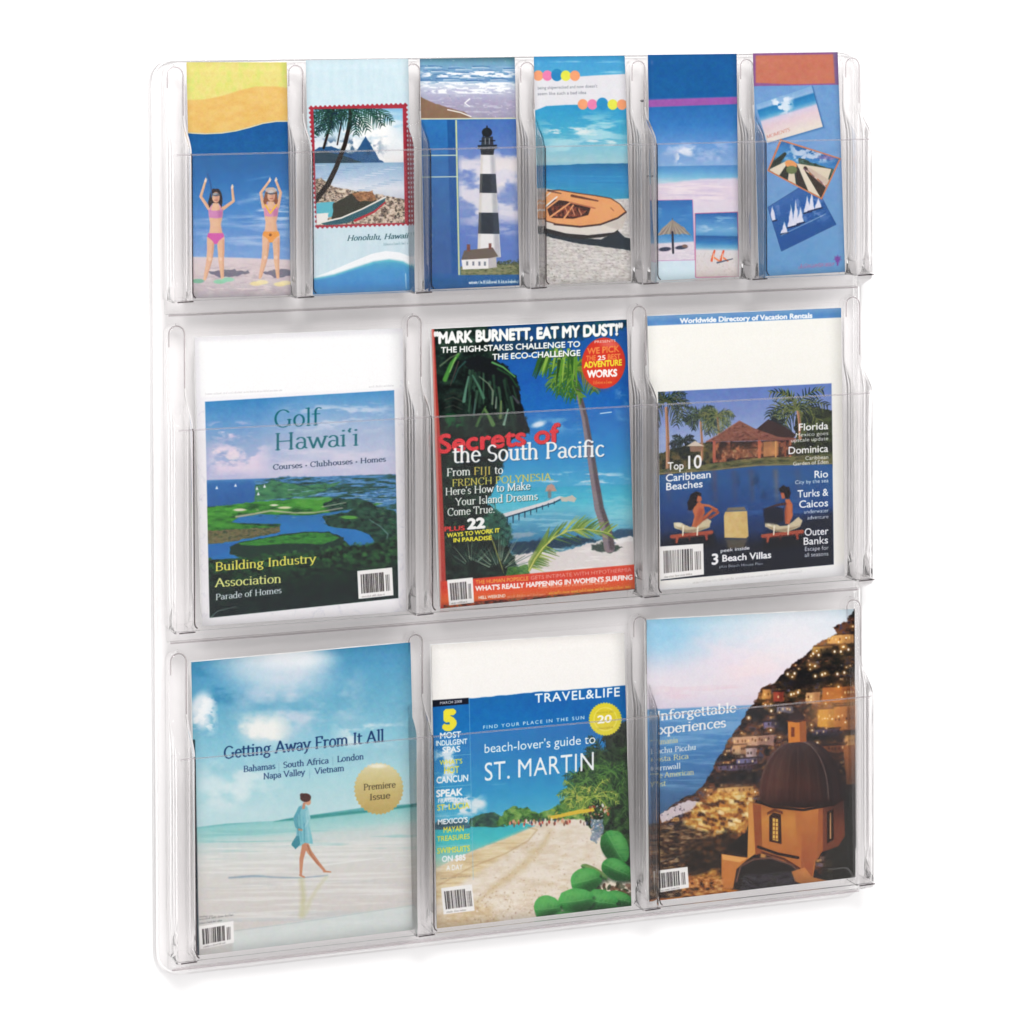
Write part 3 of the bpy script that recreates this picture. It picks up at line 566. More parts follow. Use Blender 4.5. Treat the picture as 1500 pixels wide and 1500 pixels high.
def print_snapshots():
    c = Cover(Q['B6'], 2.6)
    c.vgrad([(76, '#6a98ca'), (140, '#7099c9'), (240, '#749dd0'), (300, '#6b9bcc'), (410, '#5d97c6')]); c.mottle([tuple(p) for p in c.grow(3)], ['#6a98ca', '#7a9fce'], 16, 16, 3, .35)
    c.poly([(1098, 74), (1235, 72), (1234, 123), (1098, 126)], '#8f5f92'); c.poly([(1107, 81), (1222, 79), (1224, 121), (1160, 123), (1107, 121)], '#c27661', aa=1); c.poly([(1220, 76), (1228, 76), (1230, 122), (1223, 122)], '#7b6a94', aa=.8, op=.7)
    p1 = [(1107, 153), (1190, 125), (1206, 184), (1124, 209)]
    c.poly([(a + 2, b + 2) for a, b in p1], '#3f6c9c', aa=1.6, op=.6); c.clip_poly(p1)
    c.vgrad([(125, '#3f84b6'), (150, '#7ba6cf'), (160, '#8db0d6'), (163, '#2f7cb4'), (172, '#3f8fc0'), (177, '#6fa9cc'), (181, '#cfc3d8'), (190, '#dcc4cc'), (210, '#e2d6cc')], slope=-.31, x0=1107)
    c.cloud(1125, 135, 1165, 170, '#e0e8f2', 8, 6, .45, .2, 4, .9); c.clip = None
    c.line([p1[1], p1[2]], 1.4, '#3d6a98', op=.7); c.text('MOMENTS', 1123, 203, 1158, 191, 5, '#c46a5c', 'serif', op=.85)
    p3 = [(1125, 304), (1190, 262), (1225, 327), (1145, 369)]; c.clip_poly(p3)
    c.vgrad([(270, '#25508f'), (305, '#3a69aa'), (318, '#2b62a4'), (370, '#1c5698')], slope=-.52, x0=1125)
    c.cloud(1120, 280, 1225, 330, '#7f96cc', 10, 8, .5, .2, 5, .6)
    for x, y, h in ((1131, 322, 20), (1148, 340, 16), (1158, 330, 30), (1165, 328, 36), (1172, 324, 22), (1182, 308, 22), (1188, 305, 24), (1198, 302, 14)):
        c.poly([(x - 4, y + 3), (x + 1, y - h), (x + 6, y + 1)], '#e4e2f2', rough=1.2, aa=.7, op=.95); c.line([(x - 4, y + 4), (x + 7, y + 1)], 2, '#1c2c50')
    c.line([(1145, 345), (1210, 312)], 1.2, '#e8ecf4', op=.5); c.clip = None
    c.line(p3 + [p3[0]], 1, '#254c84', op=.7)
    p2 = [(1142, 205), (1172, 199), (1231, 231), (1203, 291), (1125, 249)]
    p2 = [(1143, 203), (1232, 230), (1204, 291), (1124, 250)]; c.poly(p2, '#cf7d58', aa=.6)
    q2 = [(1145, 206), (1229, 231), (1203, 288), (1127, 249)]; c.clip_poly(q2)
    c.vgrad([(200, '#235b98'), (215, '#3d80bd'), (230, '#4b93c8'), (240, '#3c5a54'), (250, '#2d3b38')], slope=.35, x0=1143)
    c.cloud(1145, 205, 1230, 240, '#c4d4ea', 9, 6, .5, .15, 5, .9); c.cloud(1190, 215, 1232, 235, '#8a6ea4', 9, 6, .5, .2, 6, .7)
    c.mottle([(1170, 230), (1232, 250), (1215, 270), (1170, 248)], ['#22302a', '#415a4a', '#55706a'], 5, 4, 9, rough=2)
    cx, cy = 1158, 237
    for i in range(9):
        a0 = math.radians(205 - i * 26); a1 = math.radians(205 - (i + 1) * 26)
        col = ('#d9cbb4', '#2d2f2c')[i % 2]; c.poly([(cx, cy), (cx + 60 * math.cos(a0), cy + 55 * abs(math.sin(a0)) + 6), (cx + 60 * math.cos(a1), cy + 55 * abs(math.sin(a1)) + 6)], col) if math.sin(a0) < .5 else None
    for a, b, col in (((1127, 249), (1150, 225), '#2f3a34'), ((1133, 252), (1152, 238), '#e0d2bc'), ((1146, 262), (1156, 240), '#35362f'), ((1160, 270), (1160, 240), '#dccdb5'), ((1178, 282), (1166, 242), '#3a2f2c'), ((1196, 290), (1172, 242), '#e2d4be'), ((1208, 284), (1180, 245), '#41342e'), ((1216, 270), (1186, 247), '#c9b4a4')):
        c.line([a, b], 13, col, 5, aa=.7)
    c.ell(1159, 240, 9, 6, '#e79a62', rot=20); c.ell(1160, 248, 8, 6, '#6f7c52'); 
    for i in range(9): c.line([(1178 + i * 4, 246 + i * 3), (1186 + i * 4, 252 + i * 3.4)], 1.6, ('#7d6070', '#e0c4b4', '#a8603c')[i % 3])
    c.clip = None
    c.text('Vacations', 1169, 393, 1222, 387, 5.2, '#c4688c', 'serif', slant=.5, op=.85); c.scrib(1170, 395, 1222, 389, 4.5, '#c4688c', .5, 2)
    st = []
    for i in range(14):
        a = math.radians(90 + i * 360 / 14); r = 6.6 if i % 2 == 0 else 3.2; st.append((1227 + r * math.cos(a), 378 - r * math.sin(a)))
    c.poly(st, '#7a4a9c'); c.line([(1227, 380), (1227, 387)], 2.4, '#7a4a9c')
    return c.done('print_snapshots', .012)

def print_golf():
    c = Cover(Q['M1'], 2.4); c.poly([tuple(p) for p in c.grow(3)], '#f0eef2')
    c.poly([(291, 500), (585, 489), (588, 572), (294, 583)], '#f7f7f7', aa=2)
    for i in range(60):
        rs = np.random.RandomState(i); s0 = rs.randint(3)
        x, y = ((rs.uniform(284, 300), rs.uniform(600, 910)), (rs.uniform(582, 597), rs.uniform(560, 900)), (rs.uniform(290, 590), rs.uniform(893, 912)))[s0]
        pts = [(x, y)]
        for k in range(5): x += rs.uniform(-5, 5); y += rs.uniform(-6, 6); pts.append((x, y))
        c.line(pts, .9, '#c2c2d4', .5, op=.5)
    c.scrib(301, 580, 412, 575, 3, '#a9a4a8', .6, 3); c.scrib(540, 571, 577, 569, 3, '#a9a4a8', .6, 5)
    ph = [(300, 590), (577, 575), (583, 884), (307, 905)]; c.clip_poly(ph)
    c.vgrad([(588, '#3f84ba'), (620, '#6396c6'), (660, '#8ea6cc'), (690, '#a8b0d2'), (704, '#b4b6d6')], slope=-.054, x0=300)
    c.vgrad([(575, '#5e9ac8'), (630, '#a8b8d4'), (700, '#c9c8dc')], [(430, 570), (600, 570), (600, 710), (380, 715)], aa=40, op=.8)
    c.cloud(300, 618, 372, 650, '#cfc4de', 22, 10, .42, .2, 3, .95); c.cloud(296, 645, 400, 704, '#dccde0', 30, 15, .4, .22, 8, .95); c.cloud(298, 655, 360, 690, '#ecd9e0', 20, 10, .48, .15, 18, .8)
    c.cloud(400, 590, 590, 640, '#cfd6e6', 40, 12, .5, .2, 5, .7); c.cloud(360, 650, 590, 704, '#d9d2e2', 60, 12, .45, .3, 6, .7)
    c.vgrad([(703, '#4f87bc'), (712, '#2f6aa8'), (745, '#2b5f9c')], [(290, 706), (600, 701), (600, 760), (290, 760)], aa=.8)
    c.mottle([(295, 745), (600, 735), (600, 915), (295, 915)], ['#12261e', '#244a30', '#35663a'], 9, 4, 77)
    c.mottle([(372, 708), (420, 702), (470, 704), (600, 701), (600, 790), (360, 760), (375, 728)], ['#1f4444', '#2c5c54', '#3a72a0', '#6496c4', '#2f5f7c'], 18, 2.6, 11, rough=2, aa=1.5)
    c.mottle([(372, 716), (400, 708), (440, 716), (500, 712), (460, 730), (372, 738)], ['#2c5a4a', '#3e7a58', '#4c8a5c'], 8, 3, 12, rough=2)
    for i in range(36): x = 420 + (i * 43) % 165; y = 722 + (i * 7) % 22; c.line([(x, y), (x + 10, y - .4)], 1.1, '#9cc4e4' if i % 3 else '#e2e6f0', .6, op=.6)
    for x, y in ((316, 719), (343, 716), (374, 721), (376, 729), (385, 718)): c.poly([(x - 1, y), (x + 1, y - 5), (x + 3, y)], '#e8eaf4')
    c.mottle([(295, 747), (340, 742), (380, 738), (440, 736), (500, 740), (560, 745), (500, 756), (450, 762), (380, 762), (345, 770), (400, 775), (405, 790), (300, 792)], ['#1f5428', '#3c8430', '#4f9c38'], 16, 4, 5, rough=1.5, aa=1)
    c.mottle([(425, 735), (480, 733), (500, 742), (440, 748)], ['#469036', '#5ca642'], 9, 3, 6, .8, aa=1.5)
    c.mottle([(470, 745), (490, 735), (530, 738), (583, 760), (583, 830), (540, 815), (500, 770)], ['#122c2a', '#1f4436', '#2f5c48'], 6, 4, 15, rough=3)
    lake = [(338, 768), (350, 760), (380, 757), (400, 758), (450, 760), (490, 755), (515, 752), (505, 758), (480, 764), (470, 771), (485, 778), (520, 782), (540, 790), (548, 800), (540, 808), (515, 810), (505, 800), (490, 790), (450, 784), (410, 787), (380, 796), (345, 800), (335, 812), (350, 820), (310, 822), (300, 800), (345, 792), (405, 782), (410, 772), (360, 770)]
    c.vgrad([(752, '#2c6ea6'), (780, '#2a77b8'), (822, '#2b73b4')], lake, aa=.8, rough=.7)
    c.poly([(295, 822), (330, 812), (345, 798), (300, 798)], '#2869ac', aa=1); c.mottle([(295, 780), (370, 777), (408, 776), (408, 784), (340, 796), (295, 800)], ['#5c5a44', '#776e4c', '#3d4c38'], 7, 3, 8, rough=1.5)
    c.line([(345, 760), (372, 756), (395, 752), (430, 756), (460, 756), (500, 750)], 3, '#c9b9ac', 1.6, op=.8, aa=1); c.ell(350, 750, 9, 2, '#d8ccb8'); c.ell(415, 748, 10, 1.8, '#cfd2a8'); c.ell(400, 744, 6, 1.4, '#dedcc4')
    c.dabs([(340, 742), (560, 736), (583, 800), (470, 770), (340, 760)], 110, ['#16382a', '#24502e', '#8ab060', '#cbbf9c'], (1, 3), .35, (0, 15), .5, seed=4)
    c.poly([(336, 803), (350, 797), (400, 790), (450, 784), (480, 785), (502, 793), (500, 803), (470, 812), (420, 815), (360, 820), (336, 814)], '#1d3a30', rough=1.5)
    c.mottle([(348, 798), (400, 790), (450, 785), (480, 787), (496, 794), (470, 803), (420, 800), (380, 803), (352, 801)], ['#22602c', '#43903a', '#2a6430'], 12, 3, 5, rough=1)
    c.mottle([(470, 762), (500, 757), (540, 760), (560, 775), (545, 785), (510, 780), (480, 776)], ['#10241e', '#214438', '#2c5640'], 5, 4, 19, rough=1.5); c.ell(510, 764, 13, 2.6, '#5a9a44', rot=3)
    c.line([(540, 768), (556, 778), (568, 790), (563, 806)], 1.4, '#8ea8ae', op=.6); c.line([(505, 742), (470, 748)], 1.4, '#c2b6a8', op=.7)
    c.mottle([(295, 824), (350, 822), (400, 822), (450, 815), (500, 806), (545, 804), (590, 790), (590, 915), (295, 915)], ['#081612', '#122c22', '#1f4a2e', '#2f6436'], 7, 5, 25, rough=3)
    c.dabs([(380, 815), (590, 795), (590, 850), (400, 880)], 500, ['#2f6b38', '#1a4026', '#448044', '#0d2018'], (1.5, 4), .6, op=.6)
    c.vgrad([(850, '#0e1f22'), (920, '#101c26')], [(295, 850), (600, 835), (600, 920), (295, 920)], aa=18, op=.75)
    c.line([(308, 905), (318, 896), (345, 890)], 1.4, '#a8b8b0', .8, op=.6)
    c.clip = None
    c.blur(296, 700, 590, 910, 1)
    t = '#1e6a74'
    c.text('Golf', 398, 629, 467, 626, 25, t, 'serif'); c.text("Hawai`i", 399, 663, 525, 657, 25, t, 'serif')
    c.text('Courses * Clubhouses * Homes', 398, 692, 565, 682, 7.4, '#3c4c62', 'serif', 1)
    c.text('Building Industry', 314, 838, 461, 829, 12, '#e6dc62', 'serif', 1, sh='#0c1c14'); c.text('Association', 314, 861, 411, 857, 12, '#dfe08a', 'serif', 1, sh='#0c1c14')
    c.text('Parade of Homes', 315, 880, 411, 872, 8.5, '#d5dbe0', 'serif', 1)
    c.barcode((522, 843), (574, 839), (576, 880), (524, 884), 1)
    return c.done('print_golf', .012)

def print_south_pacific():
    c = Cover(Q['M2'], 2.4)
    c.vgrad([(480, '#1b5a9e'), (560, '#1c60ae'), (620, '#2275bd'), (670, '#2f8cc6'), (705, '#4aa4cd')])
    c.cloud(770, 590, 860, 640, '#6fa9d8', 30, 14, .5, .25, 3, .7); c.ell(790, 622, 10, 4, '#e4ecf4', rot=-15, soft=.6, op=.9); c.cloud(900, 560, 935, 620, '#a8cde8', 20, 16, .45, .3, 6, .7)
    c.cloud(775, 690, 930, 713, '#cfe2ee', 22, 5, .5, .2, 8, .8); c.line([(880, 606), (896, 604)], 1.2, '#e8f0f6')
    c.vgrad([(708, '#2a86b4'), (716, '#3ea6c6'), (735, '#4fb6cf'), (760, '#7cc4d4'), (790, '#5d9ab4'), (830, '#3c7488')], [(640, 722), (750, 716), (940, 709), (940, 860), (640, 860)], slope=-.035, x0=780, aa=.9)
    for i in range(50): x = 720 + (i * 47) % 200; y = 718 + (i * 13) % 60; c.line([(x, y), (x + 18, y - .8)], 1.3, '#8fd4de' if i % 2 else '#2f93b6', .6, aa=.8, op=.4)
    c.vgrad([(745, '#5aa6c2'), (770, '#4a8fb4'), (795, '#2f6c92'), (815, '#274f6e')], [(715, 765), (760, 752), (830, 742), (870, 750), (870, 790), (800, 800), (735, 815)], aa=7, op=.75)
    c.cloud(730, 745, 870, 790, '#8cc0d4', 26, 3, .52, .15, 41, .7); c.cloud(860, 720, 935, 780, '#86cdd8', 26, 6, .5, .25, 42, .6)
    # beach
    c.poly([(735, 818), (780, 806), (820, 808), (870, 794), (940, 785), (940, 850), (735, 850)], '#d9d2d0', rough=3, aa=1.4); c.cloud(740, 795, 935, 845, '#efeae6', 24, 4, .5, .2, 43, .7)
    c.poly([(742, 795), (775, 792), (800, 789), (850, 786), (880, 792), (840, 800), (795, 806), (755, 813)], '#21394e', rough=3.5, op=.9, aa=1.5); c.poly([(745, 783), (775, 779), (790, 782), (770, 787), (748, 789)], '#a8b0b8', rough=2, op=.6, aa=1.2)
    c.poly([(876, 784), (905, 776), (935, 775), (940, 784), (915, 790), (900, 796)], '#2c4a64', rough=3, aa=1.2, op=.85); c.poly([(895, 790), (925, 786), (935, 790), (905, 797)], '#e9e6e4', rough=2, aa=1)
    c.poly([(868, 798), (890, 793), (912, 803), (895, 810), (866, 806)], '#33443e', rough=3, aa=1.2, op=.9)
    # jetty
    c.poly([(730, 755), (765, 745), (800, 735), (820, 727), (826, 728), (812, 736), (780, 746), (733, 761)], '#d6d2d4', aa=.7); c.line([(733, 761), (780, 747), (812, 737), (824, 731)], 1.8, '#24465e')
    for i in range(9): x = 744 + i * 8.6; y = 759 - i * 3.0; c.line([(x, y), (x, y + 11 - i * .9)], 2.2 - i * .12, '#1d3c54', 1.2, aa=.7)
    c.poly([(822, 729), (838, 726), (845, 731), (842, 736), (824, 735)], '#c0bcae', rough=1.6); c.poly([(799, 720), (804, 711), (808, 709), (813, 712), (816, 720)], '#b9968a', rough=1.2, aa=.9); c.line([(806, 720), (806, 728)], 5, '#8f6f66', aa=1.2, op=.7)
    # right palm
    c.line([(841, 545), (848, 575), (857, 612), (864, 655), (871, 700), (878, 745), (889, 778), (893, 802)], 6.5, '#85797f', 16); c.line([(844, 548), (851, 578), (860, 615), (867, 655), (874, 700), (882, 745), (893, 778), (897, 802)], 3, '#4c4248', 8, op=.75, aa=1.5)
    for i in range(46): t = i / 46; y = 548 + 250 * t; x = 842 + 16 * t + 32 * t * t; c.line([(x - 3 - 3 * t, y), (x + 3 + 3 * t, y - 1)], 1, '#a89ca2', .8, op=.35)
    for i, a in enumerate((-15, 20, 60, 110, 150, 185, 205, 230, 250)): c.frond(842, 540, a, 46, '#3c6a2c', .8, 10, .45, 2.2, i, '#6c8f38', 50)
    for i in range(26):
        rs = np.random.RandomState(i); x = rs.uniform(792, 846); y = rs.uniform(512, 530); c.line([(x, y), (x + (x - 838) * .25, y + rs.uniform(18, 42))], 5, ('#5f8f34', '#345f28', '#8aae4c', '#274a24')[i % 4], 1.2, op=.95)
    # left dark canopy
    blk = [(630, 478), (716, 473), (722, 486), (800, 500), (800, 512), (735, 520), (728, 528), (745, 538), (756, 550), (762, 572), (766, 600), (778, 634), (764, 636), (748, 650), (735, 690), (715, 735), (728, 758), (742, 790), (765, 850), (630, 870)]
    c.mottle(blk, ['#0a1413', '#101d1b', '#182b26', '#243c30'], 9, 7, 31, rough=5, aa=1.5)
    c.poly([(716, 476), (800, 470), (800, 512), (735, 520), (716, 500)], '#1c4a78', op=.75, rough=5, aa=3); c.mottle([(800, 470), (925, 465), (925, 480), (880, 490), (800, 505)], ['#14323c', '#1c4a68', '#2a5c50'], 7, 6, 61, .8, rough=5, aa=2)
    c.mottle([(640, 478), (716, 474), (712, 500), (645, 520)], ['#16261f', '#3c5a48', '#6a8a78'], 8, 3, 62, .45, rough=4, aa=3)
    rs = np.random.RandomState(2)
    # hanging fronds of the near palm
    c.line([(672, 519), (662, 532), (652, 556)], 4, '#4c8a3e', 7, aa=1.2); c.line([(668, 524), (659, 545)], 2, '#86b46a', 1.5, aa=1); c.line([(645, 536), (660, 524), (680, 514)], 2.4, '#8a9a78', 1, aa=1.2, op=.7); c.line([(672, 530), (660, 565)], 2, '#7a5a5c', 1, aa=1, op=.6)
    c.poly([(676, 528), (700, 520), (722, 526), (742, 540), (756, 555), (763, 585), (770, 612), (776, 634), (760, 620), (748, 590), (735, 570), (712, 552), (690, 545)], '#141a1e', rough=2, aa=1.2); c.line([(722, 531), (738, 538), (755, 552)], 3, '#5f9e5e', 2, aa=1); c.line([(730, 540), (748, 550), (758, 566)], 3, '#23502e', 2, aa=1.2)
    for i in range(46):
        x = rs.uniform(684, 752); t = (x - 684) / 70; y = 545 + t * 16 + rs.uniform(-4, 30); l = rs.uniform(20, 44); dx = (t - .25) * 12 + rs.uniform(-3, 3)
        c.line([(x, y), (x + dx * .5, y + l * .55), (x + dx, y + l)], 4.6, ('#0d1716', '#1c3428', '#294636', '#3c5c48', '#12221e')[rs.randint(5)], 1.2, aa=.9, op=.9)
    for pts, wd, col in (([(687, 552), (683, 570), (680, 588)], 5, '#5a8470'), ([(693, 550), (702, 566), (709, 583)], 4.5, '#4c7660'), ([(703, 552), (716, 562), (723, 573), (722, 592)], 3, '#6c7e6a'), ([(690, 580), (687, 602)], 2.4, '#3c5e4a'), ([(697, 585), (694, 610)], 2.2, '#54706a'), ([(712, 596), (704, 612), (699, 624)], 4, '#4a6e40'), ([(711, 600), (718, 612), (723, 622)], 7, '#5c7c4c'), ([(735, 588), (734, 612)], 4.5, '#6a7c50'), ([(745, 600), (739, 622)], 4, '#7c9a8a'), ([(728, 582), (727, 598)], 2.4, '#8a9488'), ([(752, 580), (760, 590)], 4, '#4c4c54'), ([(664, 560), (672, 540), (682, 530)], 3, '#2c4c48')): c.line(pts, wd * .5, col, wd, aa=1)
    for k in range(5): c.line([(652, 580 + k * 6), (664, 576 + k * 6), (677, 582 + k * 6)], 1.6, '#5a564c' if k % 2 else '#2c2a26', aa=.9, op=.6)
    c.cloud(646, 600, 684, 640, '#1f6438', 8, 7, .42, .2, 71, .85); c.cloud(680, 600, 760, 645, '#2c4a38', 9, 7, .5, .2, 72, .6); c.dabs([(650, 700), (720, 690), (735, 790), (650, 800)], 160, ['#1a3426', '#2c5034', '#0c1816', '#4a6a48'], (1.5, 4), .4, (40, 140), .6)
    # undergrowth, fine pale fans
    c.mottle([(700, 770), (722, 742), (745, 760), (755, 790), (740, 800)], ['#16332e', '#2c5a4a', '#3f7460'], 6, 5, 73, .9, rough=4, aa=1.5)
    for (cx, cy, a0, a1, n, L) in ((732, 838, 20, 160, 34, 52), (690, 832, 40, 150, 16, 40)):
        for i in range(n):
            a = math.radians(a0 + (a1 - a0) * (i + rs.uniform(-.4, .4)) / n); l = L * rs.uniform(.7, 1.1); b = rs.uniform(.25, .5)
            c.line([(cx + l * b * math.cos(a), cy - l * b * math.sin(a)), (cx + l * math.cos(a) * 1.05, cy - l * math.sin(a))], 1.5, ('#7c9484', '#1c3a34', '#3f6458', '#a8b49c')[rs.randint(4)], .6, op=.75, aa=.6)
    for i in range(14): x = 715 + i * 1.6; c.line([(x, 772 + i * 4.4), (x + 3, 780 + i * 4.6)], 2.2, '#8a8a4c', 1, op=.6)
    c.mottle([(745, 832), (775, 826), (778, 842), (742, 845)], ['#2c5a2e', '#5a8a3c'], 5, 3, 75, .9, rough=2)
    # bright arching frond
    spn = [(776, 836), (784, 820), (796, 803), (812, 788), (832, 778), (856, 775), (884, 779), (896, 783)]
    for i in range(90):
        t = rs.uniform(0, .93) * 7; k = int(t); f = t - k; x = spn[k][0] * (1 - f) + spn[k + 1][0] * f; y = spn[k][1] * (1 - f) + spn[k + 1][1] * f
        up = rs.rand() < .62; l = (34 if up else 30) * (1 - abs(t / 7 - .45) * .9) * rs.uniform(.75, 1.15)
        a = math.radians((64 - t * 4 if up else -14 - t * 2) + rs.uniform(-7, 7))
        c.line([(x, y), (x + l * .5 * math.cos(a), y - l * .55 * math.sin(a)), (x + l * math.cos(a), y - l * math.sin(a) + l * .05)], 3.2, ('#6c8a3a', '#8fa644', '#4c7236', '#a9b858', '#5f8040')[rs.randint(5)], .5, aa=.7, op=.9)
    for i in range(36): t = i / 36; x = 776 + 26 * t; y = 836 - 38 * t; c.line([(x, y), (x - 1 + 6 * t, y - 14 - 14 * t)], 1.8, ('#8ea23e', '#5c7a34')[i % 2], .5, op=.85)
    c.line(spn, 2.2, '#c4c470', 1, aa=.7)
    # spine and bars
    c.poly([(628, 480), (636, 480), (640, 560), (645, 640), (650, 760), (655, 895), (640, 895)], '#b8443c', aa=.8); c.poly([(628, 480), (634.5, 480), (637, 560), (640, 640), (644, 760), (648, 895), (640, 895)], '#dc8a80', aa=.8)
    c.vgrad([(836, '#c9402f'), (846, '#db4a30'), (858, '#d6402e'), (868, '#e2552e'), (878, '#e4672f'), (890, '#b8352c')], [(646, 852), (940, 826), (940, 876), (646, 897)], slope=-.078, x0=690, aa=.8)
    c.mottle([(650, 886), (700, 881), (940, 861), (940, 880), (650, 900)], ['#20140f', '#6a2c20', '#c9603c', '#3a5a3c'], 7, 2, 3, 1, aa=1)
    c.text('THE HUMAN POPSICLE', 698, 856, 776, 850, 5.5, '#f2b04c', bold=1); c.text('GETS INTIMATE WITH HYPOTHERMIA', 779, 849.5, 926, 837, 5.5, '#e9a29a', bold=0)
    c.text("WHAT'S REALLY HAPPENING IN WOMEN'S SURFING", 698, 866, 928, 849, 7, '#fbf0ee', bold=3)
    c.scrib(790, 862, 890, 855, 4.5, '#f0c8b4', .8, 3); c.text('HELL WEEKEND', 702, 878, 742, 875, 4.5, '#f6ece8', bold=2); c.scrib(745, 876, 800, 872, 4, '#f0b4a0', .8, 5); c.scrib(806, 871, 925, 861, 4.5, '#f4d04c', .9, 6)
    c.barcode((655, 850), (693, 846), (695, 883), (658, 887), 4)
    # type
    w = '#f7f7f4'
    c.text('"MARK BURNETT, EAT MY DUST!"', 637, 503, 914, 490, 16, w, bold=4, sh='#14281e'); c.text('THE HIGH-STAKES CHALLENGE TO', 647, 517, 852, 508, 8.5, w, bold=2, sh='#14281e'); c.text('THE ECO-CHALLENGE', 723, 527, 852, 521, 8.5, w, bold=2, sh='#14281e')
    c.ell(884.5, 532, 31.5, 37.5, '#d23c2c', rot=5); c.ell(880, 545, 26, 24, '#dc4c30', op=.5, soft=.4); c.ell(893, 505, 12, 4, '#e77f70', soft=.6, op=.6)
    c.text('PRESENTS', 872, 503, 903, 501, 3.8, '#f2cfc4', bold=1); c.text('WE PICK', 862, 519, 908, 515, 9, '#f08a4a', bold=2); c.text('THE', 860, 529, 874, 528, 7.5, '#f08a4a', bold=2); c.text('25', 877, 528, 889, 527, 6.5, '#fbf3ee', bold=2); c.text('BEST', 891, 527, 910, 526, 7.5, '#f08a4a', bold=2)
    c.text('ADVENTURE', 857, 539, 912, 535, 8.5, '#f4e03c', bold=3); c.text('WORKS', 862, 553, 905, 551, 10, '#fbf7f4', bold=4); c.ell(878, 548, 3, 3, '#d23c2c'); c.scrib(870, 563, 896, 562, 5, '#f0a050', .8, 2)
    c.text('Secrets of', 645, 664, 822, 647, 27, '#dd3a42', bold=2, sh='#5a1018'); c.text('the South Pacific', 663, 678, 886, 668, 23, w, 'serif', 1, sh='#1b3c5c')
    c.text('From', 654, 698, 690, 696, 11, w, 'serif', 1, sh='#14301e'); c.text('FIJI', 694, 696, 720, 695, 11, '#c9b45a', 'serif', 1); c.text('to', 725, 694.5, 738, 694, 11, w, 'serif', 1)
    c.text('FRENCH POLYNESIA.', 662, 713, 812, 703, 10, '#cfc25c', 'serif', 1); c.text("Here's How to Make", 652, 726, 778, 717, 10.5, w, 'serif', 1, sh='#14301e'); c.text('Your Island Dreams', 667, 741, 789, 732, 10.5, w, 'serif', 1, sh='#14301e'); c.text('Come True.', 655, 756, 726, 751, 10.5, w, 'serif', 1, sh='#14301e')
    c.text('PLUS', 652, 779, 683, 777, 6.5, '#d8403c', bold=3); c.text('22', 687, 775, 713, 773, 14.5, w, bold=4); c.text('WAYS TO WORK IT', 656, 788, 734, 780, 6, '#efe23c', bold=3); c.text('IN PARADISE', 665, 795, 722, 791, 6, '#efe23c', bold=3)
    return c.done('print_south_pacific', .014)

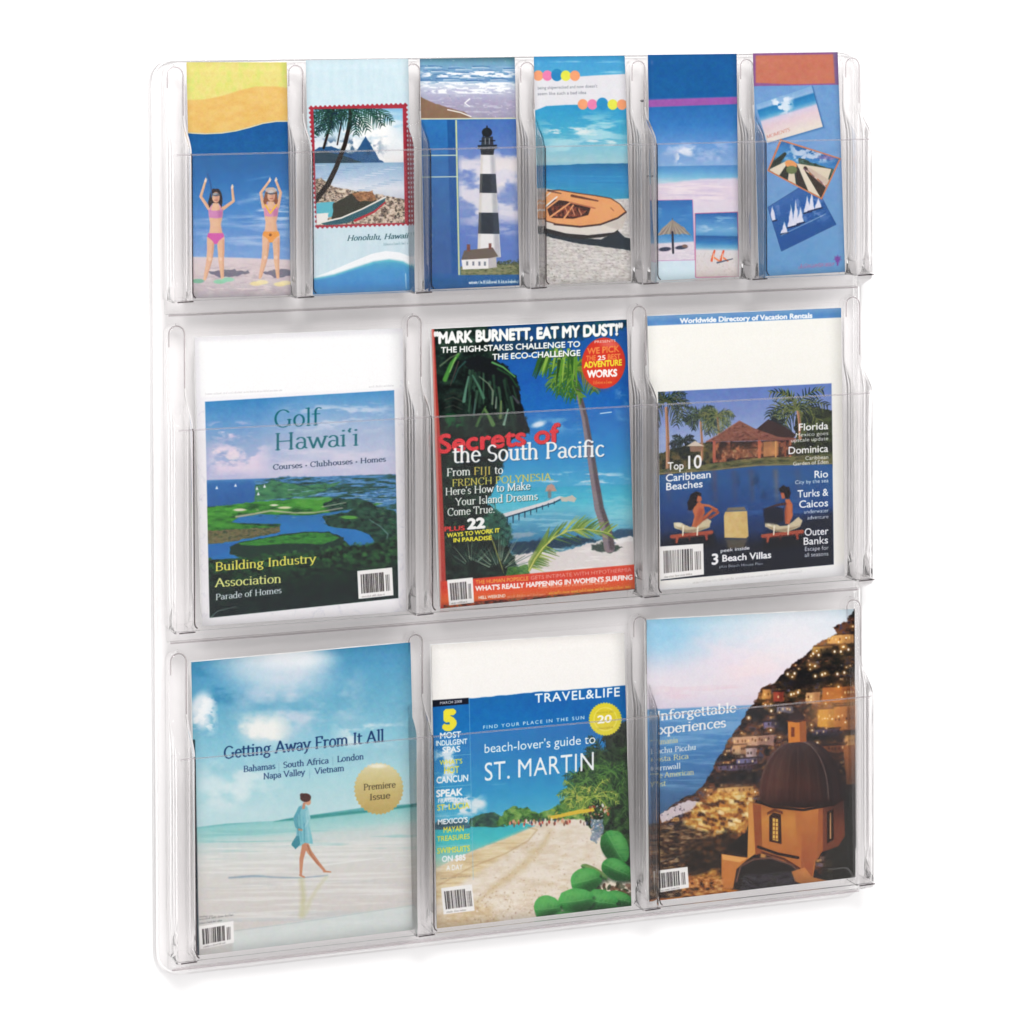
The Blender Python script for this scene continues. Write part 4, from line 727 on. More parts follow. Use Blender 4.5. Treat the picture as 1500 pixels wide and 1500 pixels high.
def print_villas():
    c = Cover(Q['M3'], 2.4); c.poly([tuple(p) for p in c.grow(3)], '#f5f3eb')
    c.poly([(940, 858), (1240, 825), (1245, 870), (940, 880)], '#f4f4f6', aa=6)
    c.poly([(940, 462), (1240, 449), (1240, 465), (940, 478)], '#5f8fc4'); c.vgrad([(452, '#86aed8'), (460, '#5a8cc4'), (470, '#5f8fc6')], [(940, 462), (1240, 449), (1240, 465), (940, 478)], slope=-.042, x0=1240, op=.7)
    c.text('Worldwide Directory of Vacation Rentals', 997, 474, 1191, 466, 7.4, '#f6f8fb', bold=3)
    ph = [(964, 576), (1218, 564), (1221, 827), (968, 848)]; c.clip_poly(ph)
    c.vgrad([(565, '#5f78b6'), (610, '#7a8ec4'), (650, '#96a6d0'), (690, '#8f9cc4')], slope=-.045, x0=964)
    c.mottle([(960, 668), (1000, 655), (1040, 650), (1100, 655), (1225, 640), (1225, 690), (960, 700)], ['#1c1f24', '#2f3424', '#4c4a30', '#6d5c3c'], 7, 6, 5, rough=4)
    c.mottle([(1165, 610), (1200, 600), (1225, 605), (1225, 690), (1165, 680)], ['#161c1a', '#28301f', '#46502c'], 7, 6, 8, rough=5)
    def trunk(x0, y0, x1, y1, w): c.line([(x0, y0), ((x0 + x1) / 2 + 1, (y0 + y1) / 2), (x1, y1)], w, '#b98a6c', w * 1.3); c.line([(x0 + w * .3, y0), (x1 + w * .4, y1)], w * .4, '#6f4c3c', op=.7)
    trunk(976, 600, 978, 690, 4.5); trunk(1026, 620, 1028, 675, 3); trunk(1050, 610, 1054, 660, 3); trunk(1168, 600, 1172, 645, 4)
    pg, pg2 = '#22302a', '#545c40'
    c.palm(975, 590, 40, pg, pg2, 9, 3, .42, 1.3); c.palm(1027, 612, 28, '#1b2a2a', '#48583a', 9, 5, .42, 1.2); c.palm(1051, 612, 28, '#3a4a34', '#7a8050', 9, 9, .42, 1.1); c.palm(1167, 603, 46, '#20302a', '#6a7240', 11, 4, .42, 1.5); c.palm(1001, 650, 20, '#151e22', '#26342e', 8, 6, .4, 1); c.palm(1138, 622, 12, '#1b2328', None, 7, 6, .4, .8)
    c.poly([(1107, 632), (1125, 617), (1150, 628), (1166, 640), (1160, 648), (1107, 644)], '#3c2a2a'); 
    c.poly([(1034, 649), (1052, 640), (1083, 619), (1104, 630), (1140, 643), (1166, 645), (1166, 650), (1110, 648), (1034, 650)], '#7a4c44'); c.mottle([(1034, 649), (1052, 640), (1083, 619), (1104, 630), (1140, 643), (1166, 645), (1110, 648)], ['#5e3832', '#8a5a4c', '#9a6a58'], 4, 2, 5, .7, rough=.8); c.line([(1083, 619), (1034, 650)], 1.2, '#a87866', op=.7)
    c.mottle([(1044, 650), (1160, 648), (1160, 674), (1044, 680)], ['#1c1418', '#2c1c1e', '#54302a', '#a86a4a'], 6, 6, 12, aa=.7)
    for x, col in ((1046, '#a85c4c'), (1071, '#2a1a18'), (1094, '#2a1a18'), (1112, '#b4624c'), (1136, '#d89a62'), (1150, '#7d4436')): c.line([(x, 650), (x, 678)], 4.5 if col[1] in 'ab' else 2.5, col, aa=.5)
    c.poly([(1118, 650), (1140, 649), (1140, 670), (1118, 672)], '#c98e5c', op=.7); c.mottle([(1058, 662), (1110, 660), (1110, 672), (1058, 674)], ['#4a2824', '#8a5040', '#d8b890'], 3, 3, 19, .6)
    c.poly([(1005, 656), (1018, 648), (1032, 656)], '#cfc0b0'); c.poly([(1010, 656), (1028, 656), (1027, 664), (1011, 664)], '#8a6c5c')
    c.mottle([(960, 690), (1030, 683), (1100, 674), (1225, 668), (1225, 684), (1100, 686), (1040, 690), (960, 697)], ['#3f4530', '#5e6040', '#77724c'], 8, 2.5, 6, rough=1)
    c.line([(960, 696), (1040, 691), (1110, 684), (1225, 682)], 2, '#9a8a62', op=.7)
    c.vgrad([(686, '#2b5a94'), (705, '#28598f'), (750, '#1f4680'), (790, '#152b52'), (850, '#0c1226')], [(960, 698), (1050, 691), (1110, 685), (1225, 683), (1225, 860), (960, 860)], aa=1)
    c.cloud(1030, 690, 1150, 745, '#1a3a60', 12, 22, .5, .2, 5, .6); c.cloud(960, 690, 1040, 790, '#5c5a78', 16, 30, .52, .2, 7, .5); c.cloud(1050, 690, 1225, 800, '#3a6aa6', 30, 8, .5, .3, 9, .5)
    for x, col in ((1046, '#7a4c54'), (1075, '#5a4460'), (1100, '#6c5058'), (1136, '#a87858'), (978, '#6a5a72'), (1168, '#5c5470')): c.line([(x, 694), (x + 2, 735)], 7, col, 3, aa=4, op=.45)
    c.ell(1100, 664, 60, 10, '#e8a468', soft=.8, op=.28)
    c.vgrad([(790, '#141a2c'), (850, '#0f1422')], [(960, 790), (1020, 778), (1050, 792), (1120, 790), (1130, 770), (1225, 750), (1225, 860), (960, 860)], aa=9, op=.9)
    sk, sd, hr = '#c06c48', '#8a4030', '#181018'
    for x, m in ((1014, 1), (1147, 1)):
        c.poly([(x - 30, 786), (x + 30, 780), (x + 36, 800), (x - 30, 806)], '#0b0e1a', aa=4, op=.8)
        c.line([(x - 30, 786), (x + 28, 780)], 5.5, '#a8523e', aa=.8); c.line([(x - 28, 789.5), (x + 28, 783.5)], 1.6, '#5c2a26', aa=.7); c.line([(x - 22, 787), (x - 23, 794)], 4.5, '#a8523e', 3.4, aa=.9); c.line([(x + 20, 783), (x + 21, 790)], 4.5, '#9c4a3a', 3.4, aa=.9); c.line([(x - 4, 786), (x - 4, 791)], 3, '#6c322c', 2, aa=.9)
        c.poly([(x - 27, 766), (x - 17, 766), (x - 4, 772), (x + 6, 771), (x + 22, 759), (x + 28, 764), (x + 25, 774), (x + 4, 780), (x - 10, 780), (x - 26, 773)], '#c9bb9a', rough=1, aa=.8); c.poly([(x - 24, 771), (x - 8, 777), (x + 24, 772), (x + 4, 780), (x - 12, 780)], '#86765c', aa=1.2, op=.7)
        for k in (-13, 8): c.line([(x + k, 771), (x + k - 1, 784)], 2.6, '#e9e0c8', 2)
        c.ell(x - 20, 769, 5, 3, '#e4dabc', 10, soft=.5)
    c.poly([(1018, 738), (1026, 737), (1031, 743), (1032, 752), (1026, 764), (1020, 773), (1013, 771), (1017, 757), (1014, 747)], sk, rough=.8, aa=.8); c.poly([(1024, 745), (1031, 748), (1022, 771), (1017, 770)], sd, aa=2, op=.5)
    c.line([(1027, 741), (1038, 742), (1050, 748)], 4, sk, 3, aa=.8); c.line([(1021, 768), (1034, 757), (1044, 748)], 5.5, '#b4603e', 4, aa=.8); c.line([(1044, 748), (1052, 752), (1040, 760)], 4, '#a05038', 3, aa=.9); c.line([(1030, 762), (1044, 756)], 3, sd, aa=1.2, op=.7)
    c.poly([(1012, 726), (1019, 721), (1027, 724), (1026, 733), (1020, 738), (1013, 749), (1007, 748), (1008, 736)], hr, rough=1.6, aa=.9); c.poly([(1022, 727), (1027, 729), (1028, 734), (1024, 738), (1020, 735)], '#b86a4a', aa=.7)
    c.poly([(1150, 733), (1156, 733), (1161, 741), (1161, 758), (1156, 769), (1150, 769), (1149, 752), (1151, 742)], sk, rough=.8, aa=.8); c.poly([(1149, 740), (1153, 745), (1152, 767), (1148, 765)], sd, aa=1.6, op=.6); c.line([(1150, 740), (1137, 742), (1122, 747)], 4, '#4a2c30', 2.4, aa=1)
    c.poly([(1117, 748), (1132, 745), (1148, 746), (1148, 764), (1136, 770), (1120, 768)], '#161624', rough=1.4, aa=1.6, op=.85)
    c.poly([(1141, 718), (1148, 713), (1156, 716), (1158, 724), (1155, 732), (1148, 731), (1144, 727)], hr, rough=1.6, aa=.9); c.poly([(1143, 724), (1148, 724), (1150, 732), (1145, 733)], '#b4664a', aa=.8)
    c.poly([(1062, 751), (1094, 750), (1096, 786), (1093, 789), (1061, 788), (1060, 757)], '#d2b274', aa=.8); c.mottle([(1062, 751), (1094, 750), (1096, 786), (1061, 788)], ['#c4a264', '#e0c68c'], 10, 10, 3, .5); c.poly([(1063, 750), (1093, 749), (1090, 744), (1066, 745)], '#8f7a5c', op=.8); c.poly([(1062, 790), (1095, 790), (1090, 803), (1066, 804)], '#a08656', aa=2, op=.45)
    w = '#f6f6f8'
    c.text('Top', 979, 690, 1003, 689, 11, w, bold=1); c.text('10', 1005, 689, 1030, 687, 19, w, bold=1); c.text('Caribbean', 976, 707, 1043, 701.5, 10.5, w, bold=1); c.text('Beaches', 976, 719.5, 1031, 715, 10.5, w, bold=1)
    def R(t, y, h, x0, b=1): c.text(t, x0, y, 1214.5, y - (1214.5 - x0) * .055, h, w, bold=b)
    R('Florida', 634, 10.5, 1170); R('Mexico goes', 643, 5.5, 1166, 0); R('upscale update', 651, 5.5, 1159, 0); R('Dominica', 668, 10.5, 1155); R('Caribbean', 677, 5.5, 1180, 0); R('Garden of Eden', 685, 5.5, 1162, 0)
    R('Rio', 703, 10.5, 1193); R('City by the sea', 712, 5.5, 1165, 0); R('Turks &', 731, 10.5, 1169); R('Caicos', 746, 10.5, 1171); R('underwater', 754.5, 5.5, 1178, 0); R('adventure', 763, 5.5, 1183, 0); R('Outer', 786, 10.5, 1179); R('Banks', 799, 10.5, 1177); R('Escape for', 808, 6, 1179, 0); R('all seasons', 816.5, 6, 1179, 0)
    c.text('3', 1043, 826, 1055, 825, 15, w, bold=2); c.text('peek inside', 1056, 809, 1099, 805, 5, w, bold=1); c.text('Beach Villas', 1058, 822, 1131, 817, 9.5, w, bold=2); c.text('plus Beach House Plan', 1054, 831, 1118, 827, 4, w, op=.8)
    c.clip = None
    c.barcode((966, 800), (1030, 796), (1031, 840), (967, 847), 7, True); c.scrib(973, 799, 1002, 797, 3, '#666', .6, 3) if False else None
    c.scrib(1015, 853, 1174, 838, 3.4, '#c4c0c0', .8, 4)
    return c.done('print_villas', .012)

def print_shoreline_walk():
    c = Cover(Q['M4'], 2.3)
    c.vgrad([(945, '#3e88ae'), (1000, '#5a9cc0'), (1050, '#6fabc6'), (1110, '#8ec4d6'), (1160, '#a8d4dc'), (1205, '#b9dadf')], slope=-.09, x0=280)
    c.cloud(275, 960, 370, 1040, '#357fa6', 40, 20, .45, .3, 4, .7); c.cloud(440, 930, 620, 1050, '#5a93bc', 70, 26, .45, .3, 3, .7)
    c.ell(400, 975, 75, 40, '#dde4ea', soft=.6, op=.75, rot=10); c.ell(430, 965, 50, 16, '#eef0f2', soft=.7, op=.8); c.cloud(330, 955, 540, 1100, '#c9d2e0', 60, 34, .42, .3, 12, .8, edge=.3)
    c.ell(293, 1034, 13, 20, '#e9ecef', rot=25, soft=.5, op=.85); c.ell(297, 1055, 10, 12, '#dbe4ea', soft=.6, op=.8); c.cloud(275, 1010, 320, 1080, '#eef0f0', 14, 12, .45, .2, 7, .8)
    c.cloud(330, 1040, 430, 1115, '#e7e9e2', 34, 26, .42, .25, 9, .95, edge=.3); c.cloud(480, 1055, 600, 1100, '#d8e6ea', 30, 14, .45, .25, 10, .8); c.ell(385, 1070, 30, 20, '#efeeea', soft=.8, op=.7)
    c.cloud(280, 1110, 420, 1200, '#d8e8ea', 40, 30, .42, .3, 15, .7); c.ell(352, 1160, 12, 16, '#e3edee', soft=.6, op=.6); c.ell(310, 1150, 20, 12, '#dce9ec', soft=.6, op=.6)
    def hy(x): return 1213 - (x - 290) * .098
    c.vgrad([(1211, '#5fa9aa'), (1215, '#8cc6c6'), (1232, '#a9d2d0'), (1240, '#c3d4d2'), (1262, '#d4d6d2'), (1310, '#d3cfca'), (1370, '#cdc8c4'), (1402, '#d5d2ce')], [(275, hy(275)), (330, hy(330) - 1), (400, 1205), (470, 1195), (530, 1187), (620, 1181), (620, 1420), (275, 1420)], slope=-.085, x0=290, aa=1)
    c.poly([(400, 1206), (418, 1202), (440, 1199), (480, 1195), (560, 1189), (610, 1182), (610, 1186), (540, 1194), (440, 1204)], '#2f8a86', aa=1.2, op=.8)
    c.cloud(280, 1215, 620, 1262, '#7fbcbc', 120, 5, .5, .2, 21, .55, edge=.1); c.cloud(280, 1225, 620, 1400, '#e6e6e2', 130, 5, .5, .2, 22, .6, edge=.1); c.cloud(280, 1290, 620, 1400, '#c0c4c6', 130, 6, .52, .2, 24, .6, edge=.1)
    c.line([(470, 1272), (520, 1266), (560, 1262)], 2, '#eef0ee', 1, aa=1.4, op=.7); c.vgrad([(1370, '#d0dbd9'), (1410, '#dfe6e4')], [(340, 1368), (450, 1353), (620, 1332), (620, 1420), (340, 1420)], aa=1.5, op=.75)
    c.line([(340, 1367), (430, 1357), (560, 1340), (612, 1333)], 1.4, '#aebcbc', op=.6)
    # walker
    c.line([(335, 1288), (370, 1286), (410, 1289), (440, 1290), (478, 1287)], 2.6, '#8aa0ae', 1.5, aa=1.3, op=.9); c.line([(350, 1287), (385, 1286)], 3, '#90a8b8', 2, aa=1.5, op=.6)
    c.line([(440, 1293), (443, 1318), (441, 1345)], 7, '#c4c29a', 10, aa=3, op=.7); c.line([(476, 1290), (462, 1308), (452, 1325), (448, 1340)], 4.5, '#c9c7a4', 6, aa=2.4, op=.6)
    sk = '#c58a6c'
    c.line([(446, 1236), (440, 1262), (439, 1286)], 8.5, sk, 3.4); c.line([(438, 1286), (444, 1289)], 2.6, sk); c.line([(446, 1240), (452, 1252), (464, 1268), (474, 1280)], 8.5, sk, 3.6); c.line([(473, 1281), (483, 1282)], 3, sk, 2); c.line([(449, 1242), (454, 1256), (466, 1272)], 2, '#8f5a44', 1, op=.6)
    c.poly([(436, 1185), (441, 1181), (448, 1184), (452, 1198), (451, 1212), (455, 1228), (457, 1240), (446, 1238), (436, 1243), (432, 1236), (433, 1220), (431, 1205), (433, 1193)], '#7fbcc6', rough=.8); c.line([(438, 1186), (430, 1202), (433, 1214), (439, 1218)], 5, '#5fa3b2', 4); c.line([(436, 1218), (440, 1219)], 3, sk); c.line([(449, 1190), (452, 1202), (444, 1216)], 3, '#9cccd2', 2)
    for a, b, k in (((437, 1190), (440, 1236), '#4f93a4'), ((447, 1192), (451, 1236), '#b4dade'), ((442, 1200), (447, 1238), '#6aaebc'), ((434, 1200), (436, 1238), '#3f8496')): c.line([a, b], 2, k, 1, aa=1.2, op=.6)
    c.poly([(432, 1228), (437, 1228), (438, 1240), (431, 1247), (425, 1240)], '#3f8a98', rough=.8); c.line([(444, 1210), (444, 1236)], 1.6, '#4f94a2', op=.7)
    c.ell(449, 1176, 4.6, 6.4, '#d09a7e', rot=-20); c.ell(446, 1171, 8, 6.4, '#53302a'); c.ell(441, 1167, 3.2, 2.6, '#4a2a26'); c.line([(444, 1180), (443, 1186)], 4, '#c08a6e')
    # seal
    pts = [(554 + (36 + (1.1 if i % 2 else -1.1)) * math.cos(math.radians(i * 5)), 1159 + (38 + (1.1 if i % 2 else -1.1)) * math.sin(math.radians(i * 5))) for i in range(72)]
    c.poly(pts, '#c6b57c'); c.vgrad([(1125, '#ddd3a8'), (1150, '#cdbd82'), (1175, '#c2a868'), (1198, '#b89e5c')], pts, op=.8)
    c.ell(552, 1125, 12, 3, '#f4eed8', soft=.7, op=.8); c.text('Premiere', 531, 1161, 579, 1157, 9, '#5c5236', 'serif', 1); c.text('Issue', 540, 1176, 571, 1173, 9, '#5c5236', 'serif', 1)
    n = '#24406c'
    c.text('Getting Away From It All', 326, 1112, 562, 1088, 17, n, 'serif', 1); c.text('Bahamas', 355, 1132, 402, 1127.5, 8.6, n, 'serif', 1); c.text('South Africa', 413, 1126.5, 480, 1120, 8.6, n, 'serif', 1); c.text('London', 492, 1118.5, 532, 1114.5, 8.6, n, 'serif', 1)
    c.text('Napa Valley', 384, 1143, 445, 1137, 8.6, n, 'serif', 1); c.text('Vietnam', 459, 1136, 503, 1131.5, 8.6, n, 'serif', 1)
    c.line([(407, 1120), (407, 1132)], .8, '#6f9cb4', op=.7); c.line([(486, 1111), (486, 1123)], .8, '#6f9cb4', op=.7); c.line([(452, 1130), (452, 1142)], .8, '#6f9cb4', op=.7)
    c.line([(284, 1085), (287, 1240), (290, 1404)], 3.2, '#3a4650', aa=.5)
    for k, (a, b, x) in enumerate(((1346, 1345, 312), (1350, 1344, 342), (1356, 1352, 324))): c.scrib(292, a, x, b, 3, '#6a6e70', .9, k)
    c.barcode((291, 1359), (341, 1352), (342, 1384), (293, 1393), 11)
    return c.done('print_shoreline_walk', .01)

def print_beach_guide():
    c = Cover(Q['M5'], 2.4)
    c.vgrad([(1005, '#1b69a8'), (1050, '#1a70b4'), (1110, '#1f80be'), (1170, '#2f98c8'), (1205, '#55b0d0')], slope=-.06, x0=640)
    c.vgrad([(1005, '#215fa8'), (1100, '#1c6cb2')], [(760, 1000), (930, 1000), (930, 1100), (860, 1110)], aa=40, op=.5)
    c.cloud(634, 1085, 672, 1150, '#e2edf2', 16, 14, .42, .2, 4, .9); c.cloud(634, 1160, 716, 1200, '#dfe9ee', 20, 11, .42, .2, 6, .95); c.ell(700, 1178, 12, 7, '#e8eef0', soft=.5, op=.9); c.cloud(640, 1190, 780, 1206, '#b8d8e4', 24, 6, .45, .2, 8, .8); c.cloud(715, 1146, 760, 1156, '#6fb4d8', 18, 4, .5, .2, 9, .6)
    c.vgrad([(1200, '#2c8aa8'), (1212, '#37b0bc'), (1235, '#45bcc2'), (1258, '#8cc8bc'), (1275, '#c9c9ae'), (1300, '#dac8a4')], [(630, 1213), (690, 1208), (780, 1203), (780, 1300), (630, 1310)], slope=-.05, x0=640, aa=1)
    # hills
    c.mottle([(685, 1212), (690, 1200), (705, 1193), (725, 1190), (735, 1197), (740, 1212)], ['#2a4444', '#35604c', '#4d7a58'], 7, 5, 3, rough=1.5); c.mottle([(632, 1212), (640, 1205), (660, 1204), (690, 1208), (690, 1214), (632, 1217)], ['#38586c', '#4c7480'], 8, 4, 3, rough=1)
    c.mottle([(728, 1210), (738, 1190), (755, 1182), (775, 1184), (790, 1192), (815, 1182), (835, 1165), (860, 1150), (930, 1130), (930, 1230), (860, 1205), (780, 1206)], ['#31552c', '#4c7c3c', '#6a9648', '#86a85a'], 8, 6, 5, rough=3)
    # sand
    sand = [(632, 1278), (660, 1262), (700, 1245), (745, 1228), (775, 1215), (785, 1210), (765, 1205), (790, 1203), (850, 1200), (880, 1210), (930, 1250), (930, 1400), (632, 1400)]
    c.mottle(sand, ['#d8c6ae', '#e3d5c2', '#ebe0d2'], 18, 6, 7, aa=1.2, rough=1)
    c.mottle([(632, 1280), (700, 1246), (775, 1214), (788, 1216), (770, 1235), (720, 1268), (670, 1300), (632, 1330)], ['#c9ae84', '#dcc69c', '#e6d4ae'], 30, 4, 8, .9, aa=4)
    c.poly([(805, 1214), (812, 1216), (800, 1240), (770, 1275), (735, 1300), (690, 1330), (680, 1345), (720, 1300), (765, 1262), (795, 1235)], '#cbb389', aa=4, op=.6)
    c.line([(775, 1212), (788, 1216), (775, 1232), (740, 1252), (690, 1272), (640, 1300)], 2.2, '#ae8f68', 1.4, aa=1.2, op=.55)
    c.mottle([(632, 1345), (680, 1320), (720, 1330), (740, 1360), (632, 1380)], ['#b89668', '#dcc49c'], 7, 4, 18, .6, aa=6)
    c.dabs([(720, 1270), (800, 1215), (880, 1230), (930, 1300), (930, 1370), (700, 1370)], 700, ['#c4a88a', '#f0e6d6', '#b4977c', '#d8c2a6'], (.7, 1.8), .6, op=.55)
    c.dabs([(700, 1310), (800, 1300), (800, 1370), (690, 1370)], 180, ['#a4846c', '#f2e8da'], (.8, 2), .7, op=.6)
    # jungle right
    c.mottle([(862, 1210), (850, 1170), (838, 1140), (860, 1110), (890, 1100), (885, 1080), (905, 1062), (930, 1055), (930, 1300), (895, 1240), (880, 1220)], ['#101a12', '#1c3020', '#2f4f2a', '#4a6e38'], 8, 6, 15, rough=5)
    for i, (x, y, L, a, b) in enumerate(((880, 1105, 30, '#1d2f22', '#3c5434'), (858, 1145, 36, '#24442c', '#5c8440'), (905, 1075, 26, '#1a2420', '#3a4436'), (895, 1130, 34, '#26482c', '#55803c'), (845, 1165, 26, '#4a7034', '#96a84c'), (905, 1165, 30, '#1d3824', '#4c7638'))): c.palm(x, y, L, a, b, 9, i, .42, 1.3)
    c.palm(872, 1168, 34, '#6c8c3c', '#b4bc58', 7, 33, .3, 1.1, -10, 190); c.dabs([(825, 1165), (870, 1150), (880, 1195), (800, 1200)], 160, ['#6c9440', '#a4b44c', '#34582c', '#c2b858'], (1.5, 4), .4, op=.8)
    c.poly([(806, 1196), (850, 1186), (870, 1183), (872, 1188), (830, 1196), (808, 1201)], '#dcb83c', rough=.8)
    rs = np.random.RandomState(3)
    for i in range(60):
        x = rs.uniform(745, 870); y = 1205 - (x - 745) * .03 + rs.uniform(-3, 6); c.ell(x, y, 1.4, 2.6, ('#b8443c', '#e8d8d0', '#7c5a4c', '#d89a7c', '#3f4a5c')[i % 5], op=.9)
    c.dabs([(862, 1184), (880, 1176), (896, 1184), (892, 1194), (868, 1202)], 46, ['#9c3428', '#c45a3c', '#e6ddd4', '#5c2c24', '#d8b08c'], (1, 3), .6)
    c.poly([(866, 1200), (884, 1200), (885, 1218), (874, 1236), (867, 1230)], '#7c8f9e', rough=2.4, op=.85); c.dabs([(866, 1200), (886, 1200), (884, 1230), (866, 1232)], 40, ['#5c7c9c', '#c9a8a0', '#e4e4e4'], (1, 2.4), .6)
    # big leaves
    def leaf(x, y, rx, ry, rot, c1='#38864a', c2='#2c7c3a', c3='#68b264'):
        a = math.radians(rot); ux, uy = math.cos(a), math.sin(a); r2 = np.random.RandomState(int(x * 7 + y))
        def Pt(u, v): return (x + ux * rx * u - uy * ry * v, y + uy * rx * u + ux * ry * v)
        out = []
        for k in range(26):
            t = 2 * math.pi * k / 26; u = math.cos(t); v = math.sin(t) * (1 - .16 * u); w_ = 1 + r2.uniform(-.035, .035) - (.16 if k == 0 else 0); out.append(Pt(u * w_, v * w_))
        c.poly([(p[0] + 2, p[1] + 4) for p in out], '#10291a', aa=2.5, op=.7); c.poly(out, c1, aa=.8)
        c.clip = c.mask_poly((slice(0, c.h), slice(0, c.w)), out, .8)
        c.ell(*Pt(.25, .75), rx * 1.0, ry * .75, '#14401f', rot, soft=.75, op=.8); c.ell(*Pt(-.2, -.45), rx * .75, ry * .5, c3, rot, soft=.8, op=.65); c.cloud(x - rx, y - rx, x + rx, y + rx, '#1e5c2e', 7, 5, .5, .3, int(x), .22, edge=.02)
        c.line([Pt(-1, 0), Pt(0, .04), Pt(1, 0)], 1.2, '#86be78', .6, op=.6, aa=.8)
        for k in (-.7, -.45, -.2, .05, .3, .55):
            for sd in (-1, 1): c.line([Pt(k, 0), Pt(k + .18, .5 * sd), Pt(k + .3, .95 * sd)], .9, '#7cba70' if sd < 0 else '#4c9454', .4, op=.45, aa=.8)
        c.clip = None
    c.poly([(870, 1225), (930, 1215), (935, 1345), (785, 1352), (800, 1325), (850, 1300), (895, 1300), (885, 1262)], '#14301c', rough=3, aa=3, op=.0)
    c.dabs([(875, 1300), (925, 1290), (930, 1325), (880, 1330)], 60, ['#4a3024', '#2c3a20', '#6a4430'], (3, 6), .5, op=.9)
    leaf(902, 1242, 27, 19, 62, '#3c9446'); leaf(905, 1275, 24, 15, 25, '#2f8a3e', '#256c32'); leaf(872, 1278, 22, 6, 28, '#5f7c48', '#3c4c2c', '#8aa060'); leaf(908, 1318, 22, 11, 15, '#2d8c3c')
    leaf(860, 1290, 23, 18, -15, '#44a04c'); leaf(882, 1322, 24, 18, 8, '#3a9648'); leaf(846, 1320, 27, 18, -8, '#45a350'); leaf(804, 1332, 20, 19, -5, '#4aa453'); leaf(842, 1345, 30, 8, 4, '#2f7c3a')
    # top panel, strip, column
    c.poly([(625, 940), (925, 922), (925, 1003), (840, 1010), (790, 1013), (700, 1022), (625, 1028)], '#f6f3ee', aa=.7, rough=.8, rs=12)
    c.poly([(630, 1026), (687, 1022), (687, 1031), (630, 1036)], '#141a2c'); c.text('MARCH 2008', 645, 1032, 678, 1029, 4, '#e8e8ec', bold=1)
    c.line([(688, 1022), (690, 1120), (694, 1290)], .8, '#8cc0dc', op=.7); 
    w, yl = '#f2f6f8', '#f0e040'
    for y in (1107, 1152, 1195, 1240): c.line([(636, y + 2), (690, y - 2)], .8, '#a8d0e0', op=.6)
    c.text('TRAVEL&LIFE', 786, 1029, 910, 1019, 13, w, bold=1, track=.06); c.text('FIND YOUR PLACE IN THE SUN', 709, 1068, 858, 1053, 5, '#d4e6f0', bold=1, track=.2)
    pts = [(887 + (23.5 + (.8 if i % 2 else -.8)) * math.cos(math.radians(i * 5)), 1053 + (24 + (.8 if i % 2 else -.8)) * math.sin(math.radians(i * 5))) for i in range(72)]
    c.poly(pts, '#e2d23c'); c.ell(887, 1053, 17, 17.5, '#efe266'); c.ell(887, 1053, 15.5, 16, '#dfcb3a'); c.text('20', 877, 1059, 898, 1057, 11, '#fdfaf0', bold=2); c.scrib(875, 1045, 900, 1043, 3, '#a89830', .8, 1); c.scrib(876, 1068, 899, 1066, 3, '#a89830', .8, 2)
    c.text("beach-lover's guide to", 711, 1103, 875, 1088, 13.5, w); c.text('ST. MARTIN', 712, 1144, 875, 1127, 27, w, track=.02)
    c.text('5', 652, 1068, 672, 1067, 27, yl, bold=5); c.text('MOST', 645, 1082, 677, 1079.5, 8.5, w, bold=2); c.text('INDULGENT', 639, 1093, 686, 1089.5, 7.5, w, bold=2); c.text('SPAS', 649, 1103, 676, 1101, 8.5, w, bold=2)
    c.text("WHAT'S", 645, 1121, 679, 1118.5, 7, yl, bold=1); c.text('HOT', 651, 1133.5, 674, 1132, 10, yl, bold=1); c.text('CANCUN', 640, 1148, 688, 1144, 9.5, w, bold=2)
    c.text('SPEAK', 640, 1168, 679, 1165, 10, w, bold=3); c.text('FRACTIONS', 642, 1177, 687, 1174, 6, w, bold=1); c.text('ST. LUCIA', 641, 1188, 689, 1184, 8.5, yl, bold=1)
    c.poly([(640, 1203), (686, 1200), (686, 1208), (640, 1211)], '#2c4450', op=.6); c.text("MEXICO'S", 642, 1209, 687, 1205, 7.5, w, bold=2); c.text('MAYAN', 650, 1221, 681, 1218, 8.5, yl, bold=1); c.text('TREASURES', 641, 1234, 690, 1229.5, 7.5, yl, bold=1)
    c.text('SWIMSUITS', 641, 1252, 690, 1247.5, 8.5, yl, bold=1); c.text('ON $85', 648, 1264, 684, 1261, 8.5, w, bold=2); c.text('A DAY', 655, 1277, 679, 1275, 7.5, w, bold=1)
    c.scrib(646, 1290, 690, 1286, 3, '#8a8070', .7, 3)
    c.barcode((646, 1303), (692, 1297), (696, 1336), (650, 1342), 17)
    return c.done('print_beach_guide', .014)

